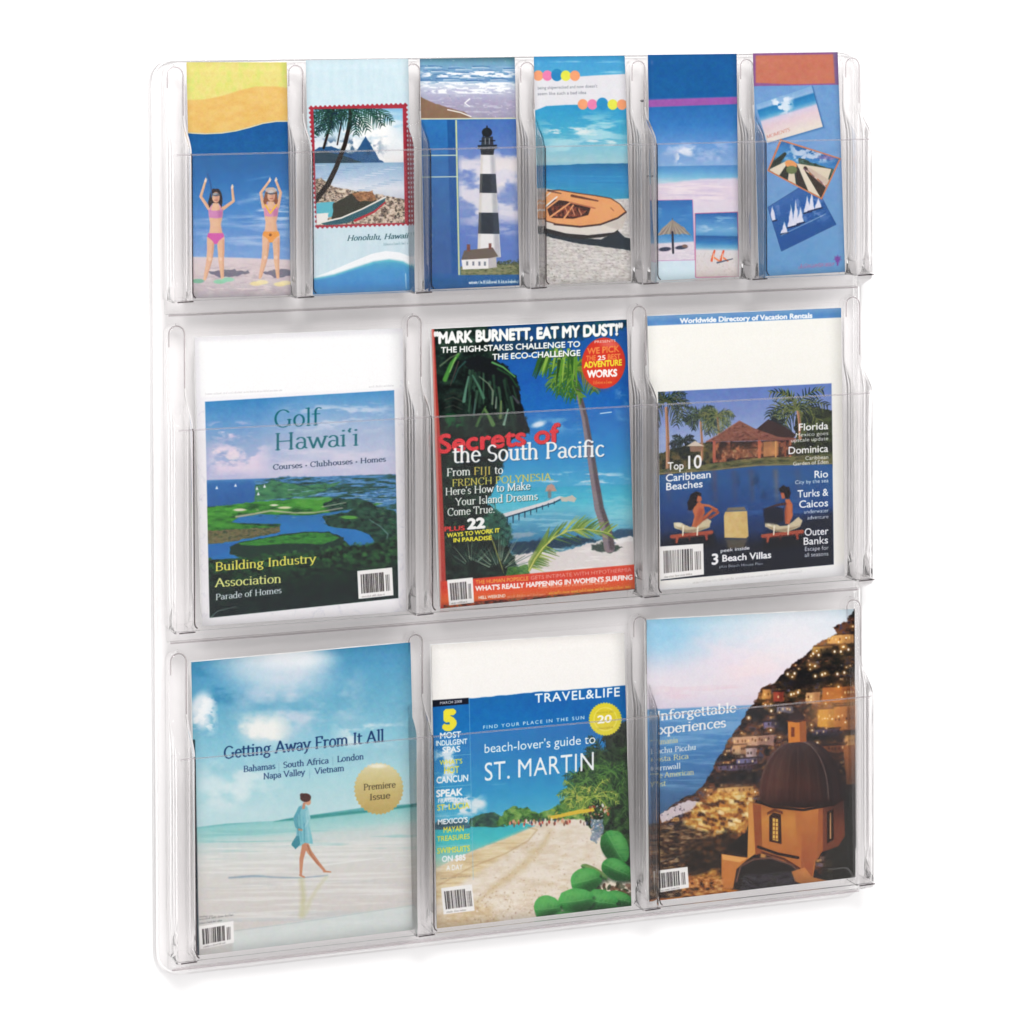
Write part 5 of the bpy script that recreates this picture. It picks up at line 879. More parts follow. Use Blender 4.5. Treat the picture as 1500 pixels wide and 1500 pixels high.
def print_dome_village():
    c = Cover(Q['M6'], 2.4)
    c.vgrad([(890, '#aed6e8'), (930, '#c2d8e8'), (970, '#dad8e4'), (1010, '#e6dce4'), (1035, '#d8cede')]); c.ell(960, 925, 60, 40, '#86c2e4', soft=.8, op=.7)
    c.cloud(1000, 900, 1240, 1030, '#e8dbe6', 90, 40, .4, .3, 3, .9); c.cloud(1040, 940, 1260, 1010, '#f3dde0', 70, 20, .42, .3, 5, .8); c.ell(1180, 920, 90, 50, '#ecebf0', soft=.8, op=.8); c.cloud(950, 990, 1120, 1034, '#e4c9d4', 70, 8, .45, .25, 6, .7)
    c.vgrad([(1033, '#7fa6cc'), (1045, '#5e94c6'), (1080, '#4c86bc'), (1120, '#4479ae'), (1165, '#456e9a'), (1240, '#3c4e6c')], [(940, 1040), (1130, 1032), (1130, 1250), (940, 1250)], aa=1.2)
    c.cloud(945, 1045, 1110, 1160, '#7facd4', 90, 6, .48, .25, 8, .7, edge=.1); c.line([(960, 1110), (1000, 1100), (1050, 1085)], 5, '#8fb4d4', 2, aa=3, op=.5)
    hill = [(1252, 888), (1249, 895), (1240, 910), (1222, 918), (1226, 928), (1205, 940), (1190, 950), (1178, 962), (1160, 974), (1150, 985), (1138, 1000), (1117, 1009), (1110, 1025), (1095, 1042), (1085, 1062), (1072, 1080), (1062, 1098), (1050, 1115), (1040, 1135), (1030, 1152), (1018, 1162), (998, 1170), (985, 1180), (968, 1190), (962, 1205), (940, 1212), (940, 1330), (1260, 1330), (1260, 888)]
    c.mottle(hill, ['#161416', '#2c2022', '#4a3026', '#6e4630', '#4a4458'], 9, 6, 7, rough=3, aa=.9)
    c.mottle([(1125, 1012), (1180, 968), (1255, 925), (1255, 1000), (1120, 1045)], ['#20201c', '#3c3226', '#5c4630', '#4a4456'], 9, 6, 17, .8, rough=4)
    c.clip = c.mask_poly((slice(0, c.h), slice(0, c.w)), hill, 1, 3, 6, 7)
    rs = np.random.RandomState(11)
    # lit houses climbing the slope
    def inh(x, y): return y > np.interp(x, [950, 985, 1020, 1050, 1085, 1117, 1160, 1205, 1250], [1215, 1185, 1165, 1118, 1066, 1014, 978, 944, 900])
    cols = ['#c98a4e', '#e2ab62', '#8a5236', '#a86840', '#d8a070', '#6a4438', '#b89884', '#7c7894', '#9c6a48', '#4c3830']
    k = 0
    while k < 620:
        x = rs.uniform(950, 1252); y = rs.uniform(900, 1300)
        if not inh(x, y + 2): continue
        k += 1
        d = np.clip((y - 900) / 300, .2, 1); w = rs.uniform(3, 12) * d + 2; h = rs.uniform(2, 7) * d + 1.5; col = cols[rs.randint(len(cols))]
        c.poly([(x, y), (x + w, y - w * .08), (x + w, y + h), (x, y + h)], col, op=rs.uniform(.35, .85), rough=1.4, aa=.9)
        c.line([(x, y - .8), (x + w, y - w * .08 - .8)], 1.8, '#1c1618', op=.7, aa=.8)
        for j in range(int(w / 3.4)):
            if rs.rand() < .6: c.ell(x + 1.6 + j * 3.4 + rs.uniform(-.6, .6), y + h * .5, .7, 1.1, '#1c1414' if rs.rand() < .7 else '#ffdf9c', op=.8, aa=.5)
    for (x, y, w, h, col) in ((1212, 931, 38, 12, '#e9b470'), (1190, 948, 30, 9, '#e8b868'), (1205, 1008, 48, 22, '#b06638'), (1182, 1015, 20, 17, '#d9a87c'), (1198, 1040, 26, 26, '#dba03c'), (1222, 1036, 32, 34, '#b4703a'), (1118, 1010, 12, 14, '#d89a58'), (1134, 1014, 15, 14, '#a84a3c'), (1140, 1036, 22, 9, '#8f8c9c'), (1120, 1058, 22, 9, '#7c7498'), (1075, 1080, 60, 12, '#c9a89c'), (1074, 1092, 20, 14, '#d8b088'), (1094, 1096, 16, 14, '#c8b4b4'), (1080, 1112, 30, 8, '#77749c'), (1190, 1070, 40, 9, '#4c4668'), (1238, 1078, 18, 20, '#d8a468'), (1196, 1094, 42, 9, '#9c5a38'), (1054, 1122, 50, 7, '#6c5c78'), (1052, 1154, 52, 9, '#d8b070')):
        c.poly([(x, y), (x + w, y - w * .06), (x + w, y + h), (x, y + h)], col, rough=1.8, aa=1.2, op=.9); c.poly([(x + w * .6, y), (x + w, y - w * .06), (x + w, y + h), (x + w * .6, y + h)], '#4a2820', aa=2.5, op=.35)
        for j in range(int(w / 5)):
            if rs.rand() < .75: c.ell(x + 3 + j * 5 + rs.uniform(-1, 1), y + h * rs.choice([.4, .55]) - j * .25, 1.1, 1.9, rs.choice(['#2c1814', '#3c2018', '#ffe2a4']), op=.85, aa=.6)
        c.line([(x - 1, y - .5), (x + w + 1, y - w * .06 - .5)], 2, '#241a1e', op=.75, aa=.9)
    for (x, y, rx, ry) in ((1218, 955, 30, 8), (1160, 990, 30, 8), (1200, 985, 50, 8), (1185, 1000, 40, 6), (1105, 1050, 16, 8), (1085, 1138, 40, 9), (1200, 1082, 36, 6), (1060, 1110, 20, 5), (1150, 1060, 14, 14)): c.ell(x, y, rx, ry, '#15161a', -8, soft=.8, op=.8)
    for (x, y, rx, ry) in ((1205, 940, 34, 10), (1222, 1028, 32, 20), (1205, 1050, 22, 16), (1090, 1085, 26, 10), (1070, 1160, 34, 8), (1250, 1090, 12, 20), (1118, 1020, 14, 10)): c.ell(x, y, rx, ry, '#f0a85c', -6, soft=.9, op=.38)
    c.blur(940, 880, 1256, 1320, 2)
    k = 0
    while k < 110:
        x = rs.uniform(955, 1250); y = rs.uniform(905, 1290)
        if not inh(x, y): continue
        k += 1; r = rs.uniform(.8, 2); c.ell(x, y, r * 2.6, r * 2.2, '#f0a850', soft=.9, op=.45); c.ell(x, y, r * .8, r * .8, '#fff0d0', op=.95)
    for (x, y) in ((1192, 958), (1200, 960), (1223, 955), (1232, 955), (1243, 952), (1195, 991), (1205, 989), (1227, 988), (1237, 986), (1160, 1018), (1170, 1015), (1155, 988), (1165, 987), (1131, 1042), (1098, 1052)): c.ell(x, y, 3.6, 3.4, '#e8a860', soft=.9, op=.5); c.ell(x, y, 1.4, 1.8, '#fff4dc')
    # beach and glow lower left
    c.poly([(966, 1190), (1010, 1172), (1024, 1174), (1012, 1188), (985, 1198), (970, 1204)], '#cfc0c4', rough=2); c.dabs([(968, 1190), (1015, 1172), (1022, 1185), (975, 1203)], 40, ['#4a4450', '#efe4e0'], (.8, 1.8), .6)
    c.mottle([(1005, 1190), (1050, 1160), (1105, 1160), (1105, 1215), (1040, 1230), (1000, 1215)], ['#4a2818', '#b87434', '#eab050', '#ffe6a4'], 9, 6, 23, .8, rough=4, aa=3)
    for i in range(70):
        x = rs.uniform(1020, 1100); y = rs.uniform(1166, 1222); w = rs.uniform(4, 12); c.poly([(x, y), (x + w, y + w * .25), (x + w, y + w * .25 + 5), (x, y + 5)], ('#f4cc78', '#c27a34', '#8a4c24', '#ffe8b4', '#3c2418')[rs.randint(5)], rough=1.4, aa=1, op=.7)
    c.blur(1000, 1160, 1104, 1230, 2)
    c.mottle([(960, 1208), (1000, 1205), (1050, 1225), (1080, 1240), (1060, 1310), (950, 1315)], ['#1c1614', '#3a2a20', '#6c4e34', '#a89070'], 8, 3, 25, .85, rough=3, aa=3)
    c.mottle([(1000, 1240), (1070, 1215), (1100, 1230), (1100, 1310), (1010, 1320)], ['#14100e', '#2c2018', '#5c3a20'], 9, 6, 27, .8, rough=4, aa=4); c.mottle([(1000, 1290), (1050, 1270), (1070, 1300), (1000, 1318)], ['#7c4820', '#d8903c', '#f2bc60'], 7, 4, 29, .7, rough=3, aa=3)
    c.poly([(1065, 1240), (1095, 1218), (1105, 1180), (1105, 1260)], '#1c1816', rough=2, op=.9); c.poly([(1225, 1150), (1255, 1140), (1255, 1300), (1220, 1290)], '#3a2c26', rough=2)
    c.poly([(1235, 1095), (1255, 1090), (1255, 1150), (1240, 1150)], '#a8683c', rough=1)
    # church
    c.poly([(1230, 1165), (1255, 1160), (1255, 1300), (1200, 1300)], '#2a2a26', aa=3, op=.85)
    c.poly([(1098, 1176), (1132, 1180), (1172, 1184), (1172, 1270), (1150, 1262), (1118, 1246), (1098, 1242)], '#c07c3c'); c.vgrad([(1176, '#9c5830'), (1200, '#cc8a44'), (1250, '#b0683a')], [(1098, 1176), (1132, 1180), (1172, 1184), (1172, 1270), (1118, 1250), (1098, 1244)], op=.7)
    c.poly([(1098, 1176), (1104, 1177), (1108, 1250), (1096, 1258)], '#d0904c'); c.poly([(1104, 1178), (1116, 1180), (1118, 1248), (1108, 1252)], '#96522e')
    c.poly([(1165, 1184), (1200, 1182), (1200, 1230), (1192, 1285), (1172, 1272)], '#b8703c'); c.vgrad([(1184, '#c47c40'), (1280, '#8e4c34')], [(1176, 1184), (1200, 1182), (1200, 1230), (1190, 1284), (1174, 1275)], op=.7)
    c.poly([(1200, 1182), (1236, 1168), (1238, 1225), (1228, 1240), (1200, 1250)], '#74402e'); c.poly([(1200, 1183), (1206, 1180), (1206, 1246), (1196, 1262)], '#a86238', op=.9)
    c.poly([(1128, 1196), (1134, 1190), (1145, 1193), (1146, 1236), (1128, 1232)], '#3c2218'); c.poly([(1133, 1198), (1141, 1200), (1141, 1232), (1133, 1230)], '#e6b65c')
    for j in range(5): c.line([(1132, 1204 + j * 6), (1142, 1205 + j * 6)], 1.2, '#7a4c28')
    c.line([(1137, 1198), (1137, 1232)], 1.2, '#7a4c28'); c.poly([(1125, 1190), (1136, 1184), (1148, 1189), (1148, 1193), (1136, 1189), (1125, 1194)], '#6c3a22')
    c.poly([(1212, 1190), (1221, 1186), (1222, 1230), (1212, 1236)], '#2c1a16'); c.line([(1217, 1192), (1217, 1228)], 2, '#c89a68')
    dome = [(1114, 1172)] + [(1174 - 60 * math.cos(math.radians(a)), 1168 - 84 * math.sin(math.radians(a)) ** .85) for a in range(6, 175, 8)] + [(1234, 1166), (1225, 1177), (1180, 1184), (1130, 1180)]
    c.poly(dome, '#35201e'); c.vgrad([(1085, '#40363c'), (1120, '#38231f'), (1150, '#4c2820'), (1172, '#3a1c18'), (1182, '#1c0e0e')], dome, op=.8)
    c.ell(1137, 1135, 16, 38, '#6c4840', rot=14, soft=.8, op=.5); c.ell(1222, 1145, 22, 44, '#1c161a', rot=-14, soft=.8, op=.75)
    c.clip = c.mask_poly((slice(0, c.h), slice(0, c.w)), dome, .8) * 1.0
    for a in range(-80, 81, 16):
        s_ = math.sin(math.radians(a)); c.line([(1170 + s_ * 60 * math.sin(t * math.pi / 2 / 8), 1170 - 86 * math.cos(t * math.pi / 2 / 8) + 2) for t in range(0, 9)], 1.1, '#7c5c54', 1.6, op=.3, aa=.9)
    c.line([(1172 + 42 * math.sin(t * math.pi / 16) * 1.0, 1170 - 84 * math.cos(t * math.pi / 16)) for t in range(9)], 1.8, '#7c6a68', 1.4, op=.7, aa=1); c.line([(1166 - 52 * math.sin(t * math.pi / 16), 1168 - 82 * math.cos(t * math.pi / 16)) for t in range(9)], 2, '#8a7470', 1.4, op=.6, aa=1.2)
    for i in range(0): c.line([(1112, 1096 + i * 5.5), (1172, 1101 + i * 5.5), (1236, 1094 + i * 5.5)], .8, '#8a5c4a', op=.35)
    c.dabs(dome, 700, ['#6c4438', '#1c0e0e', '#5c2c24'], (.5, 1.2), .6, op=.4)
    c.clip = None
    c.line([(1110, 1174), (1132, 1182), (1178, 1187), (1222, 1179), (1238, 1168)], 3.4, '#241614')
    c.poly([(1155, 1056), (1181, 1055), (1182, 1087), (1156, 1089)], '#d08038'); c.poly([(1172, 1056), (1181, 1055), (1182, 1087), (1173, 1088)], '#9c5a34'); c.poly([(1160, 1066), (1165, 1066), (1165, 1080), (1160, 1080)], '#7a3c20'); c.ell(1168, 1052, 12, 7, '#3c2a2c'); c.line([(1153, 1057), (1183, 1056)], 2.2, '#5c3424'); c.line([(1168, 1046), (1168, 1038)], 1.8, '#3c2a2c')
    c.line([(1118, 1248), (1150, 1258), (1172, 1272)], 3.5, '#5c3224'); c.line([(1112, 1240), (1140, 1250), (1170, 1256)], 4, '#2c1c1a')
    # foreground roofs
    c.poly([(1058, 1250), (1098, 1256), (1080, 1272), (1075, 1300), (1058, 1300)], '#c27a3e'); c.poly([(1058, 1250), (1096, 1256), (1085, 1262), (1060, 1258)], '#e0a05c')
    c.poly([(1078, 1296), (1082, 1272), (1100, 1260), (1130, 1256), (1165, 1268), (1180, 1284), (1200, 1292), (1255, 1282), (1255, 1325), (1078, 1325)], '#2a2422'); c.line([(1080, 1290), (1086, 1268), (1105, 1258), (1130, 1256), (1160, 1266), (1178, 1282)], 2.5, '#6c4c44')
    c.poly([(1160, 1276), (1180, 1270), (1190, 1284), (1215, 1290), (1180, 1296), (1165, 1290)], '#c48048', op=.9); c.mottle([(1090, 1280), (1160, 1276), (1170, 1300), (1085, 1305)], ['#24201e', '#4a4450', '#3a3a30'], 8, 4, 9, .8, aa=2)
    c.mottle([(940, 1316), (990, 1312), (1060, 1300), (1085, 1302), (1060, 1312), (940, 1330)], ['#a85c24', '#e09038', '#6a3818'], 8, 3, 9, 1, aa=1)
    c.mottle([(1000, 1280), (1060, 1285), (1060, 1308), (1000, 1314)], ['#2a1a14', '#a86430', '#e8b070'], 7, 4, 13, .8, aa=2)
    w = '#f4f2f0'
    c.ell(958, 1050, 9, 6, '#d8dce4', soft=.6, op=.6); c.text('Unforgettable', 951, 1057, 1080, 1043, 13.5, w, 'serif', 1); c.text('Experiences', 953, 1077, 1065, 1065, 13.5, w, 'serif', 1)
    yl = '#d9cf9a'
    for t, y, x1, col in (('Tasmania', 1092, 994, yl), ('Machu Picchu', 1105, 1021, w), ('Costa Rica', 1117, 1010, yl), ('Cornwall', 1130, 998, w), ('The American', 1141, 1018, yl), ('West', 1153, 976, yl)): c.text(t, 953, y, x1, y - (x1 - 953) * .1, 7.5, col, 'serif', 1, op=.9)
    c.scrib(966, 1262, 1012, 1250, 3, '#a8a098', .6, 3)
    c.barcode((957, 1274), (1008, 1268), (1010, 1298), (959, 1306), 23)
    return c.done('print_dome_village', .016)
# ------------------------------------------------------------------ materials
def new_mat(name):
    m = bpy.data.materials.new(name); m.use_nodes = True; nt = m.node_tree; nt.nodes.clear()
    return m, nt, nt.nodes.new('ShaderNodeOutputMaterial')
def wall_mat():
    m, nt, out = new_mat('white_paint'); b = nt.nodes.new('ShaderNodeBsdfPrincipled'); b.inputs['Roughness'].default_value = .85
    b.inputs['Specular IOR Level'].default_value = .2
    n = nt.nodes.new('ShaderNodeTexNoise'); n.inputs['Scale'].default_value = 6; r = nt.nodes.new('ShaderNodeValToRGB')
    r.color_ramp.elements[0].color = (.925, .925, .925, 1); r.color_ramp.elements[1].color = (.945, .945, .945, 1)
    g = nt.nodes.new('ShaderNodeNewGeometry'); nt.links.new(g.outputs['Position'], n.inputs['Vector'])
    nt.links.new(n.outputs['Fac'], r.inputs['Fac']); nt.links.new(r.outputs[0], b.inputs['Base Color']); nt.links.new(b.outputs[0], out.inputs[0]); return m
def acrylic_mat(name, glass=.25, edge=(.62, .59, .60), body=(.985, .982, .983), rough=.03, refl=1.0, haze=0.):
    """clear plastic: straight transmission that deepens with the path length at grazing view,
    fresnel reflection, and a share of true refraction for the thick mouldings"""
    m, nt, out = new_mat(name); N = nt.nodes.new; L = nt.links.new
    lw = N('ShaderNodeLayerWeight'); lw.inputs['Blend'].default_value = .22
    cr = N('ShaderNodeValToRGB'); e = cr.color_ramp.elements; e[0].position = .0; e[0].color = (*body, 1); e[1].position = .95; e[1].color = (*edge, 1)
    md = e.new(.6); md.color = tuple(b * .88 + a * .12 for a, b in zip(edge, body)) + (1,)
    L(lw.outputs['Facing'], cr.inputs['Fac'])
    tr = N('ShaderNodeBsdfTransparent'); L(cr.outputs[0], tr.inputs['Color'])
    tc = N('ShaderNodeTexCoord'); nz = N('ShaderNodeTexNoise'); nz.inputs['Scale'].default_value = 9; nz.inputs['Detail'].default_value = 2; L(tc.outputs['Object'], nz.inputs['Vector'])
    bp = N('ShaderNodeBump'); bp.inputs['Strength'].default_value = .35; bp.inputs['Distance'].default_value = .003; L(nz.outputs['Fac'], bp.inputs['Height'])
    gl = N('ShaderNodeBsdfGlossy'); gl.inputs['Roughness'].default_value = rough; gl.inputs['Color'].default_value = (1, 1, 1, 1); L(bp.outputs[0], gl.inputs['Normal'])
    fr = N('ShaderNodeFresnel'); fr.inputs['IOR'].default_value = 1.49; L(bp.outputs[0], fr.inputs['Normal'])
    # a solid sheet shows the same reflectance from its inner side
    gm = N('ShaderNodeNewGeometry'); fr2 = N('ShaderNodeLayerWeight'); fr2.inputs['Blend'].default_value = .14
    mx = N('ShaderNodeMixShader'); 
    mu = N('ShaderNodeMath'); mu.operation = 'MULTIPLY'; mu.inputs[1].default_value = refl; L(fr2.outputs['Fresnel'], mu.inputs[0])
    L(mu.outputs[0], mx.inputs[0]); L(tr.outputs[0], mx.inputs[1]); L(gl.outputs[0], mx.inputs[2])
    if haze > 0:      # milky veil, put in as pale diffuse and translucent colour
        di = N('ShaderNodeBsdfDiffuse'); di.inputs['Color'].default_value = (.93, .92, .925, 1); tl = N('ShaderNodeBsdfTranslucent'); tl.inputs['Color'].default_value = (.93, .92, .925, 1)
        dm = N('ShaderNodeMixShader'); L(di.outputs[0], dm.inputs[1]); L(tl.outputs[0], dm.inputs[2]); hm = N('ShaderNodeMixShader'); hm.inputs[0].default_value = haze
        L(mx.outputs[0], hm.inputs[1]); L(dm.outputs[0], hm.inputs[2]); mx = hm
    if glass > 0:
        gs = N('ShaderNodeBsdfGlass'); gs.inputs['IOR'].default_value = 1.49; gs.inputs['Roughness'].default_value = .02; gs.inputs['Color'].default_value = (*body, 1)
        m2 = N('ShaderNodeMixShader'); m2.inputs[0].default_value = glass; L(mx.outputs[0], m2.inputs[1]); L(gs.outputs[0], m2.inputs[2]); L(m2.outputs[0], out.inputs[0])
    else: L(mx.outputs[0], out.inputs[0])
    return m
def print_mat(name, im, rough=.32):
    m, nt, out = new_mat(name); N = nt.nodes.new; L = nt.links.new
    b = N('ShaderNodeBsdfPrincipled'); t = N('ShaderNodeTexImage'); t.image = im; t.interpolation = 'Cubic'; t.extension = 'EXTEND'
    n = N('ShaderNodeTexNoise'); n.inputs['Scale'].default_value = 900; tc = N('ShaderNodeTexCoord'); L(tc.outputs['Object'], n.inputs['Vector'])
    mr = N('ShaderNodeMapRange'); mr.inputs['To Min'].default_value = .705; mr.inputs['To Max'].default_value = .74; L(n.outputs['Fac'], mr.inputs['Value'])
    mm = N('ShaderNodeMix'); mm.data_type = 'RGBA'; mm.blend_type = 'MULTIPLY'; mm.inputs[0].default_value = 1; L(t.outputs[0], mm.inputs[6]); L(mr.outputs[0], mm.inputs[7])
    L(mm.outputs[2], b.inputs['Base Color']); b.inputs['Roughness'].default_value = rough; b.inputs['Specular IOR Level'].default_value = .07
    L(b.outputs[0], out.inputs[0]); return m
def paper_mat(name, col, lines=False):
    m, nt, out = new_mat(name); N = nt.nodes.new; L = nt.links.new
    b = N('ShaderNodeBsdfPrincipled'); b.inputs['Roughness'].default_value = .6
    n = N('ShaderNodeTexNoise'); n.inputs['Scale'].default_value = 60; tc = N('ShaderNodeTexCoord'); mp = N('ShaderNodeMapping'); L(tc.outputs['Object'], mp.inputs['Vector'])
    mp.inputs['Scale'].default_value = (1, 60 if lines else 1, 1); L(mp.outputs[0], n.inputs['Vector'])
    r = N('ShaderNodeValToRGB'); r.color_ramp.elements[0].position = .35; r.color_ramp.elements[1].position = .65
    r.color_ramp.elements[0].color = tuple(c * .82 for c in col) + (1,); r.color_ramp.elements[1].color = (*col, 1)
    L(n.outputs['Fac'], r.inputs['Fac']); L(r.outputs[0], b.inputs['Base Color']); L(b.outputs[0], out.inputs[0]); return m

M_WALL = wall_mat()
M_SHEET = acrylic_mat('clear_acrylic_sheet', 0.0, edge=(.80, .78, .79), body=(1, .998, .998), haze=.008)
M_MOULD = acrylic_mat('clear_acrylic_moulding', .03, edge=(.88, .86, .865), body=(1, .998, .998), haze=.008)
M_EDGE_SHADE = acrylic_mat('edge_shade_dark', 0.0, edge=(.16, .15, .16), body=(.50, .47, .48))  # dark tint stands in for dark refraction lines at plastic corners
M_BACK = acrylic_mat('clear_acrylic_back', .03, edge=(.80, .77, .78), body=(1, .996, .996), haze=.012)
M_EDGE_GLINT = acrylic_mat('edge_glint_pale', 0.0, edge=(.6, .58, .59), body=(.93, .91, .92), haze=.10)  # pale haze stands in for light caught along a sheet edge
M_EDGE_SHADE_PALE = acrylic_mat('edge_shade_pale', 0.0, edge=(.55, .52, .53), body=(.84, .81, .82))  # mid grey tint stands in for the softer refraction lines
M_PAGES = paper_mat('page_edges', (.80, .79, .77), True); M_LEAF = paper_mat('leaf_paper', (.80, .80, .80))
M_STEEL, _nt, _o = new_mat('screw_steel'); _b = _nt.nodes.new('ShaderNodeBsdfPrincipled'); _b.inputs['Metallic'].default_value = .8; _b.inputs['Base Color'].default_value = (.25, .25, .26, 1); _b.inputs['Roughness'].default_value = .4; _nt.links.new(_b.outputs[0], _o.inputs[0])

# ------------------------------------------------------------------ mesh helpers
def mesh_obj(name, verts, faces, mat, parent=None, uvs=None, smooth=False, solid=0, bevel=0):
    me = bpy.data.meshes.new(name); me.from_pydata([tuple(v) for v in verts], [], faces); me.update()
    bm = bmesh.new(); bm.from_mesh(me); bmesh.ops.remove_doubles(bm, verts=bm.verts, dist=1e-6) if uvs is None else None
    if uvs is None: bmesh.ops.recalc_face_normals(bm, faces=bm.faces)
    bm.to_mesh(me); bm.free()
    if uvs is not None:
        ul = me.uv_layers.new(name='UVMap')
        for lp in me.loops: ul.data[lp.index].uv = uvs[lp.vertex_index]
    if smooth:
        for p in me.polygons: p.use_smooth = True
    o = bpy.data.objects.new(name, me); COL.objects.link(o); me.materials.append(mat)
    if solid: md = o.modifiers.new('thickness', 'SOLIDIFY'); md.thickness = solid; md.offset = 0; md.use_even_offset = False
    if bevel: md = o.modifiers.new('edge', 'BEVEL'); md.width = bevel; md.segments = 3; md.limit_method = 'ANGLE'; md.angle_limit = math.radians(40)
    if parent: o.parent = parent
    return o
def empty(name, loc, label, cat, group=None):
    o = bpy.data.objects.new(name, None); COL.objects.link(o); o.location = loc; o.empty_display_size = .02
    o['label'] = label; o['category'] = cat
    if group: o['group'] = group
    bpy.context.view_layer.update(); return o
def rrect(x0, z0, x1, z1, r, n=8):
    p = []
    for cx, cz, a0 in ((x1 - r, z1 - r, 0), (x0 + r, z1 - r, 90), (x0 + r, z0 + r, 180), (x1 - r, z0 + r, 270)):
        for i in range(n + 1): a = math.radians(a0 + 90 * i / n); p.append((cx + r * math.cos(a), cz + r * math.sin(a)))
    return p
def loft(loops, close=True, cap0=False, cap1=False):
    n = len(loops[0]); v = [p for l in loops for p in l]; f = []
    for i in range(len(loops) - 1):
        for j in range(n if close else n - 1):
            k = (j + 1) % n; f.append((i * n + j, i * n + k, (i + 1) * n + k, (i + 1) * n + j))
    if cap0: f.append(tuple(range(n)))
    if cap1: f.append(tuple((len(loops) - 1) * n + j for j in range(n)))
    return v, f

# ------------------------------------------------------------------ the wall
v = [(-6, .0125, -5), (6, .0125, -5), (6, .0125, 6), (-6, .0125, 6)]
w = mesh_obj('wall', v, [(0, 1, 2, 3)], M_WALL); w['kind'] = 'structure'

# ------------------------------------------------------------------ the rack
W, H = .752, .883
rack = empty('literature_rack', (W / 2, 0, 0), 'clear plastic wall rack with twelve pockets holding travel brochures and magazines', 'display rack')
def at_rack(o): o.parent = rack; o.matrix_parent_inverse = Matrix.Translation(rack.location).inverted(); return o
# back panel with its rolled rim
loops = []
for ins, y in ((0, .0085), (0, .001), (.0012, -.0025), (.0045, -.0048), (.0085, -.0052), (.0100, -.0062), (.0112, -.0098), (.0130, -.0110), (.022, -.0112)):
    loops.append([(x, y, z) for x, z in rrect(ins, ins * .55, W - ins, H - ins * .30, max(.022 - ins * .8, .004))])
v, f = loft(loops, True, False, True)
at_rack(mesh_obj('back_panel', v, f, M_BACK, smooth=True, solid=.0022))

D = .047
ROWS = [dict(zs=.8765, zt=.793, zb=.6530, ribs=[.0185 + i * (.715 / 6) for i in range(7)]),
        dict(zs=.6290, zt=.532, zb=.3390, ribs=[.0185 + i * (.715 / 3) for i in range(4)]),
        dict(zs=.3150, zt=.2195, zb=.0248, ribs=[.0185 + i * (.715 / 3) for i in range(4)])]
def rib_mesh(xc, row, hw):
    zs, zt, zb = row['zs'], row['zt'], row['zb']; y0 = -.0085; sl = -.0195; z0 = zt + .034; z1 = zt + .001
    prof = []
    for k in range(7): a = math.pi / 2 * k / 6; prof.append((zs - hw * (1 - math.sin(a)) if False else zs - .009 * (1 - math.cos(a)), sl * 1.0 + .004 * (1 - math.sin(a)), math.sin(a)))
    prof.append(((zs + z0) / 2, sl, 1)); prof.append((z0, sl, 1))
    for k in range(1, 11):
        t = k / 10; z = z0 + (z1 - z0) * t; s_ = t * t * (3 - 2 * t); prof.append((z, sl + (-D - sl) * s_, 1))
    for k in range(1, 6): prof.append((z1 + (zb - z1) * k / 5, -D, 1))
    loops = []
    for z, y, wf in prof:
        h = hw * max(wf, .05); r = min(.0028, h * .8); L = [(xc - h - .0006, y0, z), (xc - h, y0 * .6 + y * .4, z), (xc - h, y + r, z)]
        for a in (30, 60): L.append((xc - h + r - r * math.cos(math.radians(a)), y + r - r * math.sin(math.radians(a)), z))
        L += [(xc - h + r, y, z), (xc, y - .0003, z), (xc + h - r, y, z)]
        for a in (60, 30): L.append((xc + h - r + r * math.cos(math.radians(a)), y + r - r * math.sin(math.radians(a)), z))
        L += [(xc + h, y + r, z), (xc + h, y0 * .6 + y * .4, z), (xc + h + .0006, y0, z)]
        loops.append(L)
    return loft(loops, False)
